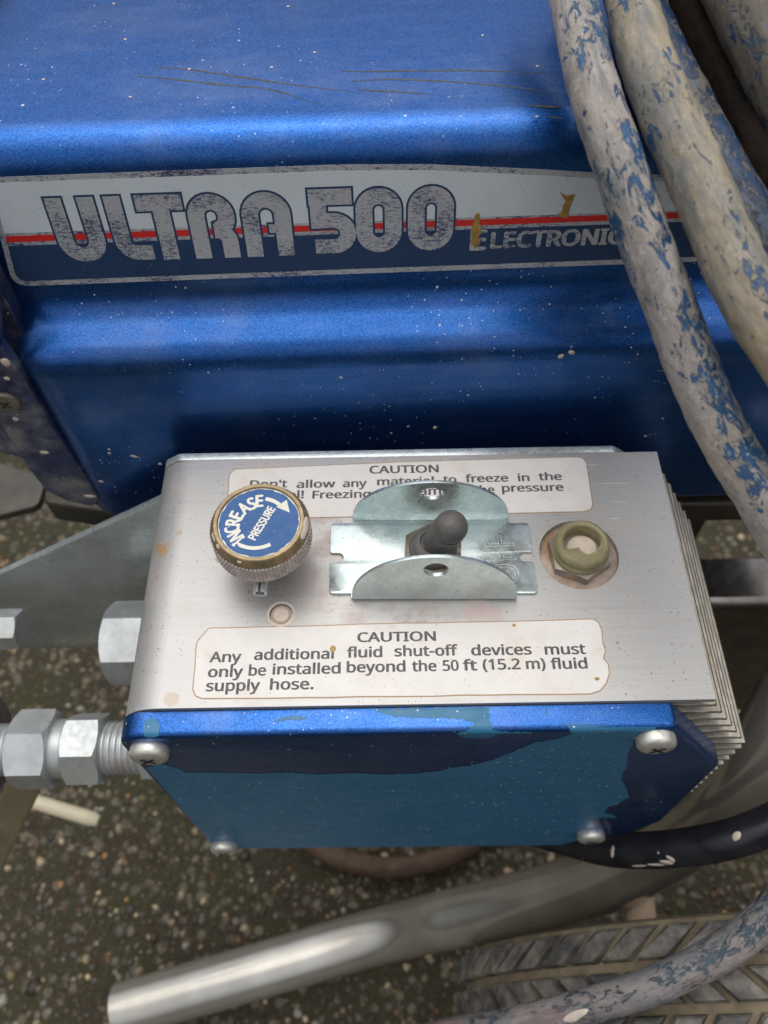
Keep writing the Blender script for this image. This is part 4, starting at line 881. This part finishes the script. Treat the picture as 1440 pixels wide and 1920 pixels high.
# ================================================================== HOSES
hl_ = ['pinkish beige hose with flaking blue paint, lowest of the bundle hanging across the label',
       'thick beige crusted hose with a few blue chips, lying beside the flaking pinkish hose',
       'dark blue hose with brown patches, squeezed between the beige crusted hose and the shade-darkened hose',
       'black-brown hose, colour darkened for deep shade near the upper right corner',
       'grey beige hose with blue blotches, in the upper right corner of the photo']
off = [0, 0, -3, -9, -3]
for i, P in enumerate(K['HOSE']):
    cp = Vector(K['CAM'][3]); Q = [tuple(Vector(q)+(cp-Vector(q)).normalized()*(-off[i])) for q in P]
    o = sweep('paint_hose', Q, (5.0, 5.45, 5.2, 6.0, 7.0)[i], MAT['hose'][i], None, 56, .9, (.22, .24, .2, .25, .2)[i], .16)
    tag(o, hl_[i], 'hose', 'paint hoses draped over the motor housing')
o = sweep('paint_hose', K['LOWHOSE'], 5.2, MAT['hose'][5], None, 40, 1.5, .12, .12)
tag(o, 'red and blue grey hose curving low in front of the tyre', 'hose')
dr = K['LOWHOSE'][4]; 
CBL = sweep('power_cable', K['CABLE'], 6.1, MAT['black_rubber'], None, 40, 1.5, .05, .05)
tag(CBL, 'black rubber cable with cream paint drips, curving below the front cover', 'cable')
def on_tube(o, n, i, k): return None
def tube_drops(P, rad, spots, owner):
    pts = smooth_path(P, 2.); cp = Vector(K['CAM'][3]); oc = Vector(owner.location)/S
    for s, th, a, b, rot in spots:
        i = int(s*(len(pts)-1)); t = (pts[i+1]-pts[i-1]).normalized(); v = (cp-pts[i]); v = (v-t*v.dot(t)).normalized(); w = t.cross(v)
        nr = v*math.cos(th)+w*math.sin(th); drop(tuple(pts[i]+nr*(rad-.02)-oc), tuple(nr), a, b, rot, owner, None, tuple(t))
tube_drops(K['CABLE'], 6.1, [(.42, .1, 2.2, .75, 1.2), (.475, .95, 3.2, .5, .05), (.515, .85, 3.2, .6, -.1), (.545, .7, 2.4, .9, -.25), (.565, .5, 1.6, .8, -.7), (.70, -.05, 1.6, 1.1, .5)], CBL)
tube_drops(K['LOWHOSE'], 5.2, [(.46, .3, 5.0, 1.3, .1), (.45, .42, 2.2, 1.1, -.2)], o)

# ================================================================== CART FRAME, WHEEL and the rest below
CF = empty('sprayer_cart', 'wheeled cart of bent dull chrome tube with a treaded rubber wheel, under the control box', 'cart', (-84.6, -47.8, GZ))
FO = (-84.6, -47.8, GZ)
t = sweep('frame_tube', loc(K['TUBE'], FO), 13.4, MAT['chrome'], CF, 56, 3., 0, .1, True, 3.)
a, b = K['PEG']; sweep('axle_peg', loc([a, [(a[i]+b[i])/2 for i in range(3)], b], FO), 6.2, MAT['peach'], CF, 32, 3.)
def wheel():
    cx, cz, R = 217.8, -220., 125.; yc = -64.
    O = FO
    prof = [(70, 26), (84, 31.5), (105, 33.5), (118, 32.8), (121.6, 31.6), (122.6, 29.8), (122.9, 24), (124.2, 12), (124.7, 0), (124.2, -12), (122.9, -24), (122.6, -29.8), (121.6, -31.6), (118, -32.8), (105, -33.5), (84, -31.5), (70, -26)]
    V, F = lathe(prof, 160, (cx, yc, cz), (0, 1, 0)); F = [f[::-1] for f in F]; WO = mesh_obj('wheel', loc(V, O), F, MAT['tyre'], CF, 40)
    mb = MB(); N = 62
    for row, (yy, hw, sk) in enumerate(((25.2, 4.9, .044), (12.4, 4.7, -.034), (0, 4.5, .030), (-12.4, 4.7, -.034), (-25.2, 4.9, .044))):
        for k in range(N):
            rr = random.Random(row*100+k); th0 = 2*math.pi*(k+(.5 if row % 2 else 0))/N; dth = 2*math.pi/N*.385; V = []
            for h, sh in ((-1.5, 1.06), (2.0+rr.uniform(-.35, .35), .92), (2.5, .76)):
                for sy, st in ((-1, -1), (1, -1), (1, 1), (-1, 1)):
                    y = yy+sy*hw*sh; th = th0+st*dth*sh+sy*sk; r = 126-(abs(y)/31)**2*3.0+h; V.append((cx-r*math.cos(th), yc+y, cz+r*math.sin(th)))
            F = [(8, 9, 10, 11)]
            for a in (0, 4): F += [(a+i, a+(i+1) % 4, a+4+(i+1) % 4, a+4+i) for i in range(4)]
            mb.add(V, F)
    mb.v = loc(mb.v, O); o = mb.build('tread', MAT['lug'], WO, 25); o['kind'] = 'stuff'
    bm = bmesh.new(); bm.from_mesh(o.data); bmesh.ops.recalc_face_normals(bm, faces=bm.faces); bm.to_mesh(o.data); bm.free()
    V, F = lathe([(0, 8), (60, 8), (66, 22), (74, 27), (76, 24), (76, -24), (74, -27), (66, -22), (60, -8), (0, -8)], 80, (cx, yc, cz), (0, 1, 0)); mesh_obj('rim', loc(V, O), [f[::-1] for f in F], MAT['grey_steel'], WO, 30)
wheel()
# undertray below the housing
V, F = slab([fillet([(-55, 93), (-30, 88), (236, 87), (236, 190), (-62, 190)], 4)], -61, -51, XY, 1.5); UT = mesh_obj('tray_pan', loc(V, FO), F, MAT['brown_steel'], CF, 30)
for x in (-20, 215): V, F = box(x-6, x+6, 150, 162, GZ, -60.5); mesh_obj('leg', loc(V, FO), F, MAT['brown_steel'], UT, 30)
def folded():
    P = [(77.6, -230), (77.6, -112.5), (79.0, -110.2), (81.6, -109.4), (99, -109.4), (99, -112.4), (82.6, -112.4), (80.6, -114), (80.6, -230)]
    V = []; F = []; P = fillet(P, [0, 2.2, 2.2, 2.2, .3, .3, 1, 1, 0], 5); n = len(P); P = ccw(P)
    for x in (120, 262): V += [(x, y, z) for y, z in P]
    F = [(i, n+i, n+(i+1) % n, (i+1) % n) for i in range(n)]+[tuple(range(n)), tuple(range(n, 2*n))[::-1]]
    o = mesh_obj('folded_panel', loc(V, FO), F, MAT['dark_steel'], CF, 30)
    bm = bmesh.new(); bm.from_mesh(o.data); bmesh.ops.recalc_face_normals(bm, faces=bm.faces); bm.to_mesh(o.data); bm.free()
    pp = Vector(FO)
    V, F = lathe([(4.2, 0), (4.4, 1.5), (3.6, 4), (1.8, 5.6), (0, 6)], 24, Vector((229, 77.5, -214))-pp, (0, -1, 0)); mesh_obj('bolt_end', V, F, MAT['peach'], o, 50)
folded()
m, nt, p, v = None, None, None, None
V, F = [], []
def torus(name, c, R, r, mat):
    n, k = 96, 20; V = []; F = []
    for i in range(n):
        a = 2*math.pi*i/n
        for j in range(k):
            b = 2*math.pi*j/k; q = r+.25*mnoise.noise(Vector((math.cos(a)*8, math.sin(a)*8, j*.4))); V.append((c[0]+(R+q*math.cos(b))*math.cos(a), c[1]+(R+q*math.cos(b))*math.sin(a), c[2]+q*math.sin(b)))
    F = [(i*k+j, ((i+1) % n)*k+j, ((i+1) % n)*k+(j+1) % k, i*k+(j+1) % k) for i in range(n) for j in range(k)]
    return mesh_obj(name, V, F, mat, None, 60)
tag(torus('iron_hoop', (64, 113.5, GZ+6), 90, 6.2, MAT['hoop']), 'rusty brown iron hoop lying on the ground under the control box', 'hoop')
o = sweep('plastic_rod', K['ROD'], 3.5, MAT['rodwhite'], None, 24, 3., 0, .1, True, 2.); tag(o, 'short cream plastic rod sticking out at the lower left', 'rod')
a, b = (Vector(q) for q in K['STRAP']); d = (b-a).normalized(); cp = Vector(K['CAM'][3]); nv = (cp-a); nv = (nv-d*nv.dot(d)).normalized(); sd_ = d.cross(nv)
L = (b-a).length
V, F = slab([fillet([(-14, -6.5), (L+25, -6.5), (L+25, 6.5), (-14, 6.5)], 2)], -3, 0, lambda x, y, z: tuple(a+d*x+sd_*y+nv*z), .6)
o = mesh_obj('steel_strap', loc(V, FO), F, MAT['strap'], CF, 30)
V, F = slab([fillet(K['GRAY'], [0, 0, 2, 4, 3, 0], 4)], -124, -120, XY, .6); o = mesh_obj('tray_corner', loc(V, FO), F, MAT['grey_steel'], CF, 30)
